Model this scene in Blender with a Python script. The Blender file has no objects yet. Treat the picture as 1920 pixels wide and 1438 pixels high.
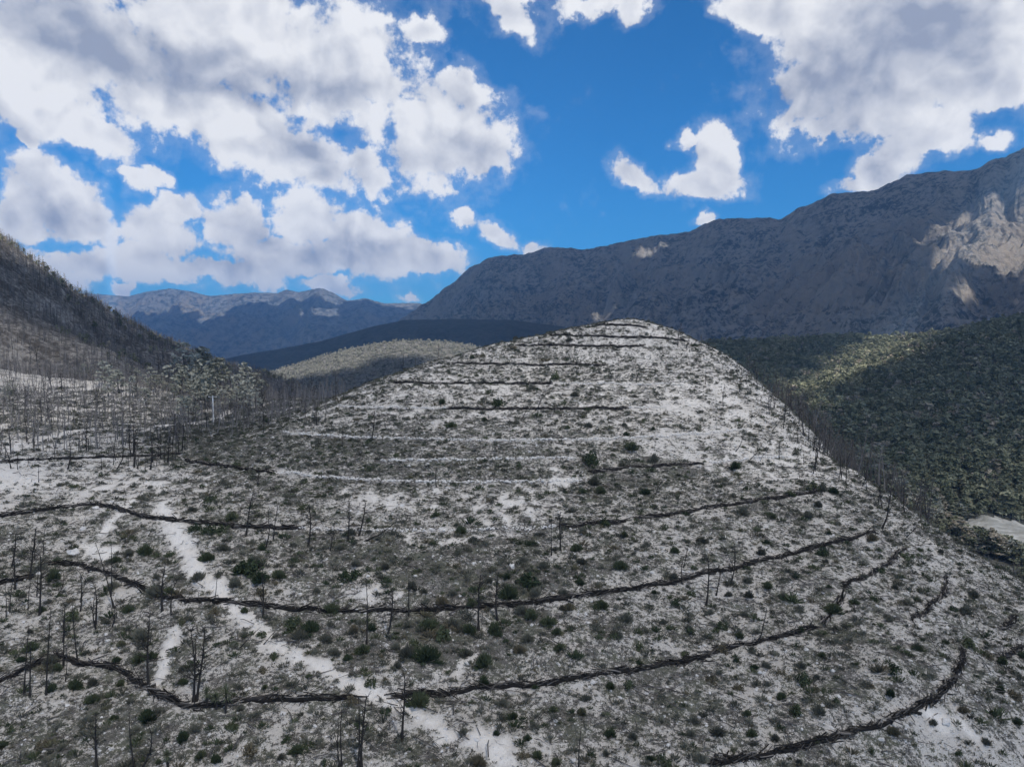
import bpy, math, random
import numpy as np
from mathutils import Vector, Matrix
from mathutils.bvhtree import BVHTree

SC = bpy.context.scene
COL = SC.collection
rng = np.random.default_rng(7)
R = math.radians

# ------------------------------------------------------------------ camera
F_PX, PITCH = 1331.0, R(3.4)
cam_d = bpy.data.cameras.new('camera')
cam_d.sensor_width = 36.0
cam_d.lens = 36.0 * F_PX / 1920.0
cam_d.clip_start, cam_d.clip_end = 0.5, 60000.0
cam = bpy.data.objects.new('camera', cam_d)
COL.objects.link(cam)
cam.location = (0, 0, 0)
cam.rotation_euler = (R(90) - PITCH, 0, 0)
SC.camera = cam

# ------------------------------------------------------------------ exposure, engine
SC.view_settings.view_transform = 'Standard'
SC.view_settings.look = 'None'
SC.view_settings.gamma = 1.0
SC.view_settings.exposure = 0.42
SC.render.engine = 'CYCLES'
cy = SC.cycles
cy.max_bounces = 5; cy.diffuse_bounces = 2; cy.glossy_bounces = 1
cy.transmission_bounces = 2; cy.volume_bounces = 1; cy.transparent_max_bounces = 12
cy.use_denoising = True
cy.caustics_reflective = cy.caustics_refractive = False
cy.use_adaptive_sampling = True
cy.adaptive_threshold = 0.015

# ------------------------------------------------------------------ sun
SUN_EL, SUN_AZ = R(50), R(150)           # azimuth from +Y towards +X : behind the camera, to the right
sd = np.array([math.sin(SUN_AZ) * math.cos(SUN_EL), math.cos(SUN_AZ) * math.cos(SUN_EL), math.sin(SUN_EL)])
sun_d = bpy.data.lights.new('sun', 'SUN')
sun_d.energy = 5.0
sun_d.angle = R(0.5)
sun_d.color = (1.0, 0.935, 0.85)
sun = bpy.data.objects.new('sun', sun_d)
COL.objects.link(sun)
sun.rotation_euler = Vector(sd).to_track_quat('Z', 'Y').to_euler()

# ------------------------------------------------------------------ pixel of the photograph <-> place
def ray(px, py):
    r = (np.asarray(px, float) - 960) / F_PX
    u = (719 - np.asarray(py, float)) / F_PX
    return np.stack([r, math.cos(PITCH) + u * math.sin(PITCH) + 0 * r, -math.sin(PITCH) + u * math.cos(PITCH) + 0 * r], -1)
def P(px, py, y):
    d = ray(px, py); return d * (y / d[1])
def Z(px, py, z):
    d = ray(px, py); return d * (z / d[2])
def to_px(x, y, z):
    f = y * math.cos(PITCH) - z * math.sin(PITCH)
    u = y * math.sin(PITCH) + z * math.cos(PITCH)
    return 960 + F_PX * x / f, 719 - F_PX * u / f

# ------------------------------------------------------------------ node helper
class NT:
    def __init__(s, nt):
        s.nt = nt; s.nt.nodes.clear()
    def n(s, t, **kw):
        nd = s.nt.nodes.new(t)
        for k, v in kw.items(): setattr(nd, k, v)
        return nd
    def put(s, sock, v):
        if v is None: return
        if isinstance(v, bpy.types.NodeSocket): s.nt.links.new(v, sock)
        elif isinstance(v, (tuple, list)) and len(v) == 3 and sock.type == 'RGBA': sock.default_value = (*v, 1)
        else: sock.default_value = v
    def m(s, op, a, b=None, c=None, clamp=False):
        nd = s.n('ShaderNodeMath', operation=op, use_clamp=clamp)
        for i, v in enumerate((a, b, c)): s.put(nd.inputs[i], v)
        return nd.outputs[0]
    def v(s, op, a, b=None, sc=None):
        nd = s.n('ShaderNodeVectorMath', operation=op)
        s.put(nd.inputs[0], a); s.put(nd.inputs[1], b)
        if sc is not None: s.put(nd.inputs['Scale'], sc)
        return nd.outputs['Value'] if op in ('LENGTH', 'DOT_PRODUCT', 'DISTANCE') else nd.outputs[0]
    def noise(s, vec, scale, detail=4, rough=0.55, lac=2.0, dist=0.0, col=False, dim='3D'):
        nd = s.n('ShaderNodeTexNoise', noise_dimensions=dim)
        s.put(nd.inputs['Vector'], vec); s.put(nd.inputs['Scale'], scale); s.put(nd.inputs['Detail'], detail)
        s.put(nd.inputs['Roughness'], rough); s.put(nd.inputs['Lacunarity'], lac); s.put(nd.inputs['Distortion'], dist)
        return nd.outputs[1] if col else nd.outputs[0]
    def voro(s, vec, scale, out='Distance', feature='F1', rnd=1.0):
        nd = s.n('ShaderNodeTexVoronoi', feature=feature)
        s.put(nd.inputs['Vector'], vec); s.put(nd.inputs['Scale'], scale); s.put(nd.inputs['Randomness'], rnd)
        return nd.outputs[out]
    def step(s, x, a, b, lo=0.0, hi=1.0, smooth=True):
        nd = s.n('ShaderNodeMapRange', interpolation_type='SMOOTHSTEP' if smooth else 'LINEAR')
        s.put(nd.inputs['Value'], x)
        for k, v in (('From Min', a), ('From Max', b), ('To Min', lo), ('To Max', hi)): s.put(nd.inputs[k], v)
        return nd.outputs[0]
    def mix(s, f, a, b):
        nd = s.n('ShaderNodeMix', data_type='RGBA')
        s.put(nd.inputs[0], f); s.put(nd.inputs[6], a); s.put(nd.inputs[7], b)
        return nd.outputs[2]
    def mapping(s, vec, loc=(0, 0, 0), rot=(0, 0, 0), sc=(1, 1, 1), kind='POINT'):
        nd = s.n('ShaderNodeMapping', vector_type=kind)
        s.put(nd.inputs[0], vec); nd.inputs['Location'].default_value = loc if kind != 'VECTOR' else nd.inputs['Location'].default_value
        nd.inputs['Rotation'].default_value = rot; nd.inputs['Scale'].default_value = sc
        return nd.outputs[0]

# ------------------------------------------------------------------ sky with its clouds (world)
world = bpy.data.worlds.new('World'); SC.world = world
world.use_nodes = True
W = NT(world.node_tree)
sky = W.n('ShaderNodeTexSky', sky_type='NISHITA')
sky.sun_disc = False; sky.sun_elevation = SUN_EL; sky.sun_rotation = SUN_AZ
sky.altitude = 1800; sky.air_density = 1.0; sky.dust_density = 0.3; sky.ozone_density = 2.0
dirn = W.v('NORMALIZE', W.n('ShaderNodeTexCoord').outputs['Generated'])
sep = W.n('ShaderNodeSeparateXYZ'); W.put(sep.inputs[0], dirn)
az = W.m('ARCTAN2', sep.outputs[0], sep.outputs[1]); el = W.m('ARCSINE', sep.outputs[2])
cmb = W.n('ShaderNodeCombineXYZ'); W.put(cmb.inputs[0], az); W.put(cmb.inputs[1], el)
wn = W.noise(dirn, 7.0, 3, 0.5, col=True)
wv = W.v('SCALE', W.v('SUBTRACT', wn, (0.5, 0.5, 0.5)), sc=0.055)
wn2 = W.noise(dirn, 26.0, 4, 0.6, col=True)
wv2 = W.v('SCALE', W.v('SUBTRACT', wn2, (0.5, 0.5, 0.5)), sc=0.045)
AE = W.v('ADD', W.v('ADD', cmb.outputs[0], wv), wv2)
def sky_blob(b):
    cx, cyy, rx, ry = b[:4]; rot = b[4] if len(b) > 4 else 0; w = b[5] if len(b) > 5 else 1.0
    d = ray(cx, cyy); a0 = math.atan2(d[0], d[1]); e0 = math.atan2(d[2], math.hypot(d[0], d[1]))
    k = math.cos(a0)
    g = W.n('ShaderNodeTexGradient', gradient_type='SPHERICAL')      # 1 at the centre, 0 at twice the blob's radius
    g.texture_mapping.vector_type = 'TEXTURE'
    g.texture_mapping.translation = (a0, e0, 0); g.texture_mapping.rotation = (0, 0, R(-rot))
    g.texture_mapping.scale = (2 * (rx / F_PX * k * k * 1.02 + .0045), 2 * (ry / F_PX * k * 1.02 + .0045), 2)
    W.put(g.inputs[0], AE)
    o = W.m('MULTIPLY_ADD', g.outputs[1], 2.0, -1.0)
    return W.m('MULTIPLY', o, w) if w != 1 else o
def blob_max(bl):
    o = None
    for b in bl:
        f = sky_blob(b)
        o = f if o is None else W.m('MAXIMUM', o, f)
    return o
CLOUDS = [
 (120, 90, 330, 130, 0), (430, 60, 260, 130, 8), (610, 120, 150, 125), (60, 190, 150, 55, 5), (170, 235, 100, 42, 25),
 (360, 180, 150, 70), (470, 245, 150, 75, 30), (560, 300, 125, 62, 15), (685, 320, 62, 32, 30), (640, 200, 70, 30, 0, .7),
 (825, 245, 135, 100, 15), (862, 175, 55, 55), (885, 280, 85, 62), (720, 170, 60, 40, 40, .8), (700, 240, 50, 60, 30, .55),
 (60, 355, 75, 62, 10), (130, 390, 115, 48, 22), (30, 410, 60, 40), (270, 325, 42, 17), (42, 252, 24, 12), (180, 425, 70, 26, 10, .8),
 (335, 380, 58, 26), (310, 430, 80, 48, 20), (440, 425, 75, 50, 35), (590, 405, 80, 55, 10), (690, 450, 120, 52, 20), (800, 480, 90, 30, 15),
 (560, 478, 190, 40, 5), (430, 508, 150, 26), (260, 500, 150, 32, -5), (80, 492, 110, 24, 10), (610, 535, 80, 20, 10), (110, 530, 60, 14, 10, .7),
 (790, 60, 46, 20, -10, .75), (970, 20, 66, 24, 25, .75), (1110, 2, 90, 18, 0, .8), (1180, 12, 32, 24, 0, .8),
 (870, 418, 24, 11, 20, .7), (935, 440, 48, 12, 15, .65), (1003, 462, 22, 14), (780, 555, 18, 8, 0, .6), (240, 552, 22, 8),
 (1195, 340, 52, 24, 32), (1335, 290, 36, 46, 10), (1325, 350, 70, 28, 0), (1352, 325, 30, 42), (1325, 415, 20, 11), (1290, 270, 16, 9, 0, .6),
 (1700, 90, 300, 130, 0), (1570, 70, 150, 110, 0), (1530, 175, 85, 85), (1640, 180, 150, 70), (1860, 110, 180, 95), (1410, 8, 80, 30, 15),
 (1560, 240, 80, 16, -5), (1890, 170, 70, 40),
 (1730, 262, 105, 34, -12), (1675, 300, 75, 38), (1630, 335, 60, 18), (1790, 245, 45, 42), (1855, 270, 32, 11, 0, .7),
 (-150, 330, 160, 60), (-200, 120, 300, 130), (2150, 80, 300, 150), (2200, 250, 120, 40), (600, -250, 700, 160), (1900, -300, 500, 200),
 (1250, -420, 300, 120), (-100, -500, 500, 220),
]
GREYS = [(200, 105, 250, 60, 0), (430, 150, 230, 45, 5), (90, 70, 200, 60), (600, 170, 110, 40, 0, .8), (1530, 180, 95, 85), (1610, 120, 190, 100, -20, 1), (1740, 60, 230, 80, 0, .9), (1650, 310, 60, 20, 0, .4),
         (570, 285, 120, 30, 10, .55), (830, 300, 100, 28, 0, .5), (1750, 190, 130, 40, 0, .6), (640, 465, 150, 26, 8, .6), (90, 400, 110, 26, 15, .65), (420, 490, 150, 18, 5, .5), (850, 290, 90, 30, 10, .6), (580, 290, 100, 30, 20, .5)]
mfield = W.m('MINIMUM', blob_max(CLOUDS), 0.85)
over = W.m('MAXIMUM', W.step(el, .50, .72), W.step(sep.outputs[1], .25, -.2))
mfield = W.m('MAXIMUM', mfield, W.m('MULTIPLY_ADD', over, 1.15, -1.0))   # more cloud overhead and behind
def billow(off, det=7):
    p = dirn if off is None else W.v('ADD', dirn, off)
    p = W.v('ADD', p, W.v('SCALE', W.v('SUBTRACT', W.noise(p, 11, 2, .5, col=True), (.5, .5, .5)), sc=.05))
    a = W.noise(p, 9.0, det, 0.60)
    b = W.noise(p, 20.0, 5, 0.52)
    bb = W.m('ABSOLUTE', W.m('SUBTRACT', b, 0.5))
    return W.m('SUBTRACT', a, W.m('MULTIPLY', bb, 0.55))
fb = billow(None)
fb0 = billow(None, 2.5)
fbl = billow((0.014, -0.006, 0.016), 2.5)
fine = W.m('SUBTRACT', W.noise(dirn, 46.0, 6, 0.62), 0.5)
dens = W.m('MULTIPLY_ADD', W.m('SUBTRACT', fb, 0.47), 1.5, mfield)
dens = W.m('MULTIPLY_ADD', fine, 1.0, W.m('SUBTRACT', dens, 0.09))
alpha = W.step(dens, -0.11, 0.22)
alpha = W.m('MULTIPLY', alpha, W.step(mfield, -0.75, -0.35))
wisp = W.m('MULTIPLY', W.step(dens, -0.42, 0.05), 0.16)
alpha = W.m('MAXIMUM', alpha, wisp)
grey = W.step(blob_max(GREYS), -0.25, 0.75)
thick = W.step(dens, 0.05, 0.9)
rel = W.m('SUBTRACT', fb0, fbl)
rel = W.m('MULTIPLY_ADD', W.m('SUBTRACT', fb, 0.46), .30, W.m('MULTIPLY', rel, 1.55))
lit = W.m('MULTIPLY_ADD', fine, .12, W.m('ADD', rel, 0.95))
lit = W.m('SUBTRACT', lit, W.m('MULTIPLY', thick, 0.10))
lit = W.m('SUBTRACT', lit, W.m('MULTIPLY', grey, 0.46))
lit = W.m('MINIMUM', W.m('MAXIMUM', lit, 0.30), 1.0)
cl_col = W.mix(lit, (0.07, 0.12, 0.25), (0.745, 0.75, 0.77))
tint = W.n('ShaderNodeMix', data_type='RGBA', blend_type='MULTIPLY')
W.put(tint.inputs[0], 1.0); W.put(tint.inputs[6], sky.outputs[0]); W.put(tint.inputs[7], (0.16, 0.70, 1.10))
SKY_K = 0.10
cl10 = W.v('SCALE', cl_col, sc=W.m('MULTIPLY', W.step(el, .0, .35, 1.28, 1.0), 1.0 / SKY_K))
full = W.mix(alpha, tint.outputs[2], cl10)
bg = W.n('ShaderNodeBackground'); W.put(bg.inputs[0], full); bg.inputs[1].default_value = SKY_K
W.put(W.n('ShaderNodeOutputWorld').inputs[0], bg.outputs[0])
world.cycles.sampling_method = 'MANUAL'; world.cycles.sample_map_resolution = 512

# ------------------------------------------------------------------ general helpers
def mesh_np(name, V, faces, mat=None, uniform=0, attrs=None, smooth=True, link=True, parent=None):
    """faces: (n,3) or (n,4) int array, or a list of such arrays"""
    V = np.asarray(V, np.float32).reshape(-1, 3)
    fl = faces if isinstance(faces, list) else [faces]
    fl = [np.asarray(f, np.int32) for f in fl if len(f)]
    me = bpy.data.meshes.new(name)
    loops = np.concatenate([f.ravel() for f in fl])
    cnt = np.concatenate([np.full(len(f), f.shape[1], np.int32) for f in fl])
    me.vertices.add(len(V)); me.vertices.foreach_set('co', V.ravel())
    me.loops.add(len(loops)); me.loops.foreach_set('vertex_index', loops)
    me.polygons.add(len(cnt))
    st = np.zeros(len(cnt), np.int32); st[1:] = np.cumsum(cnt)[:-1]
    me.polygons.foreach_set('loop_start', st)
    me.polygons.foreach_set('use_smooth', np.full(len(cnt), smooth))
    if attrs:
        for k, a in attrs.items():
            at = me.attributes.new(k, 'FLOAT', 'POINT'); at.data.foreach_set('value', np.asarray(a, np.float32).ravel())
    me.update(calc_edges=True)
    if mat is not None:
        for mm in (mat if isinstance(mat, (list, tuple)) else [mat]): me.materials.append(mm)
    if not link: return me
    o = bpy.data.objects.new(name, me); COL.objects.link(o)
    if parent is not None: o.parent = parent
    return o
def tag(o, label=None, cat=None, group=None, kind=None):
    if label: o['label'] = label
    if cat: o['category'] = cat
    if group: o['group'] = group
    if kind: o['kind'] = kind
    return o
def empty(name, loc):
    o = bpy.data.objects.new(name, None); COL.objects.link(o); o.location = loc
    o.empty_display_size = .3
    return o
def material(name, build, rough=0.95, bump=None):
    m = bpy.data.materials.new(name); m.use_nodes = True
    T = NT(m.node_tree)
    out = T.n('ShaderNodeOutputMaterial'); bs = T.n('ShaderNodeBsdfPrincipled')
    bs.inputs['Roughness'].default_value = rough
    bs.inputs['Specular IOR Level'].default_value = 0.15
    T.put(out.inputs[0], bs.outputs[0])
    col, bmp, dist = build(T)
    T.put(bs.inputs['Base Color'], col)
    if bmp is not None:
        b = T.n('ShaderNodeBump'); T.put(b.inputs['Height'], bmp); b.inputs['Distance'].default_value = dist; b.inputs['Strength'].default_value = 1.0
        T.put(bs.inputs['Normal'], b.outputs[0])
    return m

# gradient noise in numpy
def _hash(ix, iy, seed):
    h = (ix.astype(np.int64) * 374761393 + iy.astype(np.int64) * 668265263 + seed * 1442695041) & 0xffffffff
    h = ((h ^ (h >> 13)) * 1274126177) & 0xffffffff
    return (h ^ (h >> 16)) & 0xffff
def gnoise(x, y, seed=0):
    x0 = np.floor(x); y0 = np.floor(y); fx = x - x0; fy = y - y0
    def g(ix, iy, dx, dy):
        a = _hash(ix, iy, seed) * (2 * math.pi / 65536)
        return np.cos(a) * dx + np.sin(a) * dy
    u = fx * fx * fx * (fx * (fx * 6 - 15) + 10); v = fy * fy * fy * (fy * (fy * 6 - 15) + 10)
    n00 = g(x0, y0, fx, fy); n10 = g(x0 + 1, y0, fx - 1, fy); n01 = g(x0, y0 + 1, fx, fy - 1); n11 = g(x0 + 1, y0 + 1, fx - 1, fy - 1)
    return (n00 * (1 - u) + n10 * u) * (1 - v) + (n01 * (1 - u) + n11 * u) * v * 1.0
def fbm(x, y, oct=5, seed=0, rough=.5, ridged=False):
    s = 0; a = 1.0; t = 0
    for i in range(oct):
        n = gnoise(x * 2 ** i + 17.3 * i, y * 2 ** i - 9.1 * i, seed + i) * 1.5
        if ridged: n = 1 - 2 * np.abs(n)
        s = s + a * n; t += a; a *= rough
    return s / t

# ------------------------------------------------------------------ shape of the hill, the plateau and the valley
# contour barriers of the photograph run level: each gives its points one height
LEVELS = [
 (-8.7, [(740,720),(860,720),(1034,720),(1207,723),(1280,722)]),
 (-12.2, [(640,763),(760,766),(840,767),(1000,768),(1175,766),(1250,765),(1380,758)]),
 (-15.2, [(530,810),(640,820),(860,826),(1080,826),(1280,818),(1400,806),(1480,797)]),
 (-18.5, [(345,865),(430,876),(515,885),(680,900),(880,906),(1100,902),(1280,870),(1400,862),(1490,853),(340,852),(200,858),(60,864),(-80,868)]),
 (-20.8, [(-60,975),(0,968),(90,957),(180,945),(235,965),(370,982),(560,992),(880,995),(1060,990),(1170,978),(1280,962),(1400,940),(1540,922)]),
 (-23.8, [(-60,1112),(0,1097),(60,1080),(110,1057),(190,1072),(260,1097),(330,1125),(530,1140),(650,1147),(860,1142),(1100,1120),(1280,1090),(1420,1055),(1560,1020),(1640,998)]),
 (-26.5, [(-60,1300),(0,1278),(45,1258),(90,1227),(130,1240),(210,1250),(250,1275),(300,1305),(355,1328),(480,1315),(670,1312),(900,1295),(1050,1278),(1280,1242),(1400,1210),(1530,1178)]),
 (-28.5, [(1340,1435),(1560,1385),(1690,1345),(1760,1310),(1800,1260),(1805,1220)]),
]
ctrl = []
for z, pts in LEVELS:
    for a, b in pts: ctrl.append(Z(a, b, z))
DEPTH = [(850,683,164),(980,684,163),(1134,685,164),(1260,690,163),(973,648,178),(1100,650,178),(1203,650,178),(1280,655,176),(1033,630,186),(1150,632,186),(1270,636,184),
 (1120,612,192),(1200,612,191),(960,1438,45),(480,1438,45),(100,1438,46),(1200,1438,45),(1500,1438,47.5),(1750,1438,50),(1920,1438,52),(-200,1438,50),(2150,1438,57),
 (1330,650,182),(1270,623,190),(1200,601,196),(1100,612,195),(1000,633,189),(900,653,181),(800,681,170),(740,704,158),(640,746,144),(540,790,128),
 (1440,733,156),(1380,677,175),(0,800,135),(200,800,140),(300,790,158),(399,782,175),(450,800,140),(450,775,168),(500,762,180),(600,756,160),(560,745,190),
 (0,740,188),(0,690,250),(200,720,215),(200,762,172),(350,740,225),(450,730,240),(-250,690,240),(-250,800,130),(-250,1000,80),(-250,1200,62),
 (0,468,330),(100,530,360),(200,590,390),(300,636,420),(400,681,450),(480,702,470),(540,719,480),(-200,365,310),(0,580,285),(0,640,262),(150,640,320),(300,700,330),(400,712,370),(200,660,290),(-200,600,235),
 (460,712,420)]
for a, b, d in DEPTH: ctrl.append(P(a, b, d))
ctrl.append(Z(1700,962,-24.5)); ctrl.append(Z(1800,1020,-28.5)); ctrl.append(Z(1600,884,-20.5)); ctrl.append(Z(1500,787,-15.5)); ctrl.append(Z(1920,1092,-33)); ctrl.append(Z(1920,1230,-31.5)); ctrl.append(Z(1700,1030,-25.5)); ctrl.append(Z(1570,1130,-25.8)); ctrl.append(Z(1775,1090,-28)); ctrl.append(Z(1890,1190,-30.5))
ctrl += [np.array(t, float) for t in [
 (40,225,-4),(45,260,-24),(50,320,-50),(60,420,-75),(0,420,-75),(-60,420,-70),(-100,340,-52),(10,222,-6),(5,260,-30),(-34,197,-22),(-46,240,-40),(-12,215,-14),
 (-62,240,-32),(-80,330,-50),(-150,560,-62),(-150,700,-80),(-260,560,-30),(-330,520,10),(-330,700,-40),(-450,450,90),(-500,620,40),
 (68,128,-34),(90,160,-52),(125,210,-68),(74,160,-31),(105,200,-54),(72,197,-22),(100,240,-48),(64,210,-14),(78,112,-40),(105,140,-58),(140,190,-72),(88,112,-45),(120,150,-64),(160,200,-76),(80,75,-38),(112,82,-52),(160,110,-70),
 (70,60,-35),(100,50,-45),(-120,60,-25),(-150,40,-25)]]
VAL = [(1850,1000,288),(1920,1010,285),(2100,1040,290),(1780,985,300),(1920,900,345),(1920,800,440),(1920,700,570),(1920,618,700),(2200,560,720),(2200,700,520),(2200,900,350),
 (1700,930,310),(1700,850,420),(1700,750,560),(1720,672,670),(1600,722,720),(1500,748,760),(1560,860,390),(1560,770,560),(1480,790,500),
 (1550,690,860),(1400,672,900),(1400,652,1000),(1550,640,1010),(1700,645,960),(1480,720,800),(1380,700,760),(1800,640,690),(1300,655,1000),(1850,940,315),(1780,900,345)]
for a, b, d in VAL: ctrl.append(P(a, b, d))
ctrl += [np.array(t, float) for t in [(0,700,-95),(150,700,-80),(0,1000,-110),(200,1150,-70),(500,1150,-60),(700,1100,-20),(900,900,10),(-300,1000,-110),(-600,1000,-60)]]
CT = np.array(ctrl)
_s = 100.0
def _tps_fit(C):
    X = C[:, :2] / _s; n = len(X)
    d2 = ((X[:, None] - X[None]) ** 2).sum(-1)
    K = np.where(d2 > 0, 0.5 * d2 * np.log(d2 + 1e-12), 0) + 0.0006 * np.eye(n) * 1.0
    A = np.zeros((n + 3, n + 3)); A[:n, :n] = K; A[:n, n] = 1; A[:n, n + 1:] = X; A[n, :n] = 1; A[n + 1:, :n] = X.T
    b = np.zeros(n + 3); b[:n] = C[:, 2]
    return np.linalg.solve(A, b)
_w = _tps_fit(CT)
def H0(x, y):
    x = np.asarray(x, float); y = np.asarray(y, float); sh = x.shape
    x = x.ravel() / _s; y = y.ravel() / _s; o = np.empty(len(x)); n = len(CT)
    CX, CYY = CT[:, 0] / _s, CT[:, 1] / _s
    for i in range(0, len(x), 20000):
        d2 = (x[i:i + 20000, None] - CX) ** 2 + (y[i:i + 20000, None] - CYY) ** 2
        o[i:i + 20000] = (0.5 * d2 * np.log(d2 + 1e-12)) @ _w[:n] + _w[n] + x[i:i + 20000] * _w[n + 1] + y[i:i + 20000] * _w[n + 2]
    return o.reshape(sh)
# polar grid round the camera's foot point: equal steps of azimuth, equal ratios of distance
NA, NR = 1060, 900
AZ0, AZ1 = R(-46), R(46)
R0, R1 = 24.0, 1250.0
azs = np.linspace(AZ0, AZ1, NA); lr = np.linspace(math.log(R0), math.log(R1), NR); rs = np.exp(lr)
# smooth part on a coarser grid (it is smooth), then upsampled
ca = np.linspace(AZ0, AZ1, 266); cr = np.linspace(math.log(R0), math.log(R1), 300)
CG = H0(np.exp(cr)[None, :] * np.sin(ca)[:, None], np.exp(cr)[None, :] * np.cos(ca)[:, None])
def up(G, nA, nR):
    a = np.linspace(0, G.shape[0] - 1, nA); b = np.linspace(0, G.shape[1] - 1, nR)
    i = np.minimum(a.astype(int), G.shape[0] - 2); j = np.minimum(b.astype(int), G.shape[1] - 2)
    fa = (a - i)[:, None]; fb_ = (b - j)[None]
    return (G[i][:, j] * (1 - fa) + G[i + 1][:, j] * fa) * (1 - fb_) + (G[i][:, j + 1] * (1 - fa) + G[i + 1][:, j + 1] * fa) * fb_
GZ = up(CG, NA, NR)
GX = rs[None] * np.sin(azs)[:, None]; GY = rs[None] * np.cos(azs)[:, None]
dist = np.broadcast_to(rs[None], GX.shape)
far_k = np.clip((dist - 250) / 300, 0, 1)
GZ = GZ + fbm(GX / 9, GY / 9, 5, 3, .55) * (0.8 + 3.5 * far_k) + fbm(GX / 1.6, GY / 1.6, 3, 11, .6) * 0.26 * (1 - far_k) + fbm(GX / 60, GY / 60, 4, 5, .5, True) * (6 * far_k)
GZ = GZ - 3.0 * far_k * (GX < -60)
GZ = GZ - np.clip((dist - 1080) / 170, 0, 1) ** 2 * 150
def H(x, y):
    a = np.arctan2(x, y); r = np.hypot(x, y)
    fa = np.clip((a - AZ0) / (AZ1 - AZ0) * (NA - 1), 0, NA - 1.001); fr = np.clip((np.log(r) - lr[0]) / (lr[-1] - lr[0]) * (NR - 1), 0, NR - 1.001)
    i = fa.astype(int); j = fr.astype(int); u = fa - i; v = fr - j
    return (GZ[i, j] * (1 - u) + GZ[i + 1, j] * u) * (1 - v) + (GZ[i, j + 1] * (1 - u) + GZ[i + 1, j + 1] * u) * v
def hit(px, py):
    """where the line of sight through pixels of the photograph first meets the terrain (nan if it does not)"""
    px = np.atleast_1d(np.asarray(px, float)); py = np.atleast_1d(np.asarray(py, float))
    d = ray(px, py); a = np.arctan2(d[:, 0], d[:, 1]); sl = d[:, 2] / np.hypot(d[:, 0], d[:, 1])
    fa = np.clip((a - AZ0) / (AZ1 - AZ0) * (NA - 1), 0, NA - 1.001); i = fa.astype(int); u = (fa - i)[:, None]
    colz = GZ[i] * (1 - u) + GZ[i + 1] * u
    above = colz / rs[None] >= sl[:, None]
    ok = above.any(1); j = np.maximum(above.argmax(1), 1)
    k = np.arange(len(px)); s0 = colz[k, j - 1] / rs[j - 1]; s1 = colz[k, j] / rs[j]
    t = np.clip((sl - s0) / (s1 - s0 + 1e-12), 0, 1)
    r = rs[j - 1] + (rs[j] - rs[j - 1]) * t
    out = np.stack([r * np.sin(a), r * np.cos(a), r * sl], -1); out[~ok] = np.nan
    return out
horizon_max = np.maximum.accumulate(GZ / rs[None], axis=1)
def visible(x, y, z, slack=0.0):
    a = np.arctan2(x, y); r = np.hypot(x, y)
    i = np.clip(((a - AZ0) / (AZ1 - AZ0) * (NA - 1)).astype(int), 0, NA - 1); j = np.clip(((np.log(r * .985) - lr[0]) / (lr[-1] - lr[0]) * (NR - 1)).astype(int), 0, NR - 1)
    return z / r >= horizon_max[i, j] - slack
def in_poly(x, y, poly):
    x = np.asarray(x); y = np.asarray(y); c = np.zeros(x.shape, bool); n = len(poly)
    for i in range(n):
        x0, y0 = poly[i]; x1, y1 = poly[(i + 1) % n]
        if y0 == y1: continue
        c ^= ((y0 > y) != (y1 > y)) & (x < (x1 - x0) * (y - y0) / (y1 - y0) + x0)
    return c
def seg_dist(x, y, pts):
    d = np.full(np.shape(x), 1e9)
    for (x0, y0), (x1, y1) in zip(pts[:-1], pts[1:]):
        L = (x1 - x0) ** 2 + (y1 - y0) ** 2 + 1e-9
        t = np.clip(((x - x0) * (x1 - x0) + (y - y0) * (y1 - y0)) / L, 0, 1)
        d = np.minimum(d, np.hypot(x - x0 - t * (x1 - x0), y - y0 - t * (y1 - y0)))
    return d
# ------------------------------------------------------------------ ground materials
def ground_mat(T):
    pos = T.n('ShaderNodeNewGeometry').outputs['Position']
    bare = T.n('ShaderNodeAttribute', attribute_name='bare').outputs['Fac']
    veg = T.n('ShaderNodeAttribute', attribute_name='veg').outputs['Fac']
    n1 = T.noise(pos, 0.35, 5, .62); n2 = T.noise(pos, 2.6, 6, .68); n3 = T.noise(pos, 11, 4, .7); n4 = T.noise(pos, .08, 3, .5)
    sp = T.m('MULTIPLY_ADD', n2, .95, T.m('MULTIPLY', n3, .65))
    sp = T.m('MULTIPLY_ADD', n1, .80, sp)
    th = T.m('MULTIPLY_ADD', veg, .14, 1.09)
    th = T.m('MULTIPLY_ADD', n4, .15, th)
    th = T.m('MULTIPLY_ADD', bare, -.40, th)
    pale = T.step(T.m('SUBTRACT', sp, th), -.03, .11)
    rockc = T.mix(n3, (.31, .298, .28), (.80, .762, .715))
    rockc = T.mix(T.m('MULTIPLY', bare, T.step(n3, .2, .6, .55, 1.0)), rockc, (.82, .79, .75))
    green = T.step(T.noise(pos, .5, 4, .6), .42, .62)
    litter = T.mix(T.step(T.m('MULTIPLY_ADD', n3, .6, T.m('MULTIPLY', n2, .4)), .35, .65), (.045, .043, .040), (.25, .24, .225))
    litter = T.mix(T.m('MULTIPLY', green, .6), litter, (.12, .13, .09))
    col = T.mix(pale, litter, rockc)
    b = T.m('MULTIPLY_ADD', n2, .5, T.m('MULTIPLY', n3, .22))
    return col, b, .35
M_GROUND = material('limestone_soil', ground_mat)
def slope_mat(T):
    pos = T.n('ShaderNodeNewGeometry').outputs['Position']
    n1 = T.noise(pos, .06, 5, .6); n2 = T.noise(pos, .5, 5, .65); n3 = T.noise(pos, 2.2, 4, .7)
    f = T.step(T.m('MULTIPLY_ADD', n1, .6, T.m('MULTIPLY', n2, .7)), .55, .82)
    col = T.mix(f, (.075, .068, .062), T.mix(n3, (.19, .175, .165), (.47, .45, .42)))
    return col, n2, 1.2
M_SLOPE = material('burnt_slope_soil', slope_mat)
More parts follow.
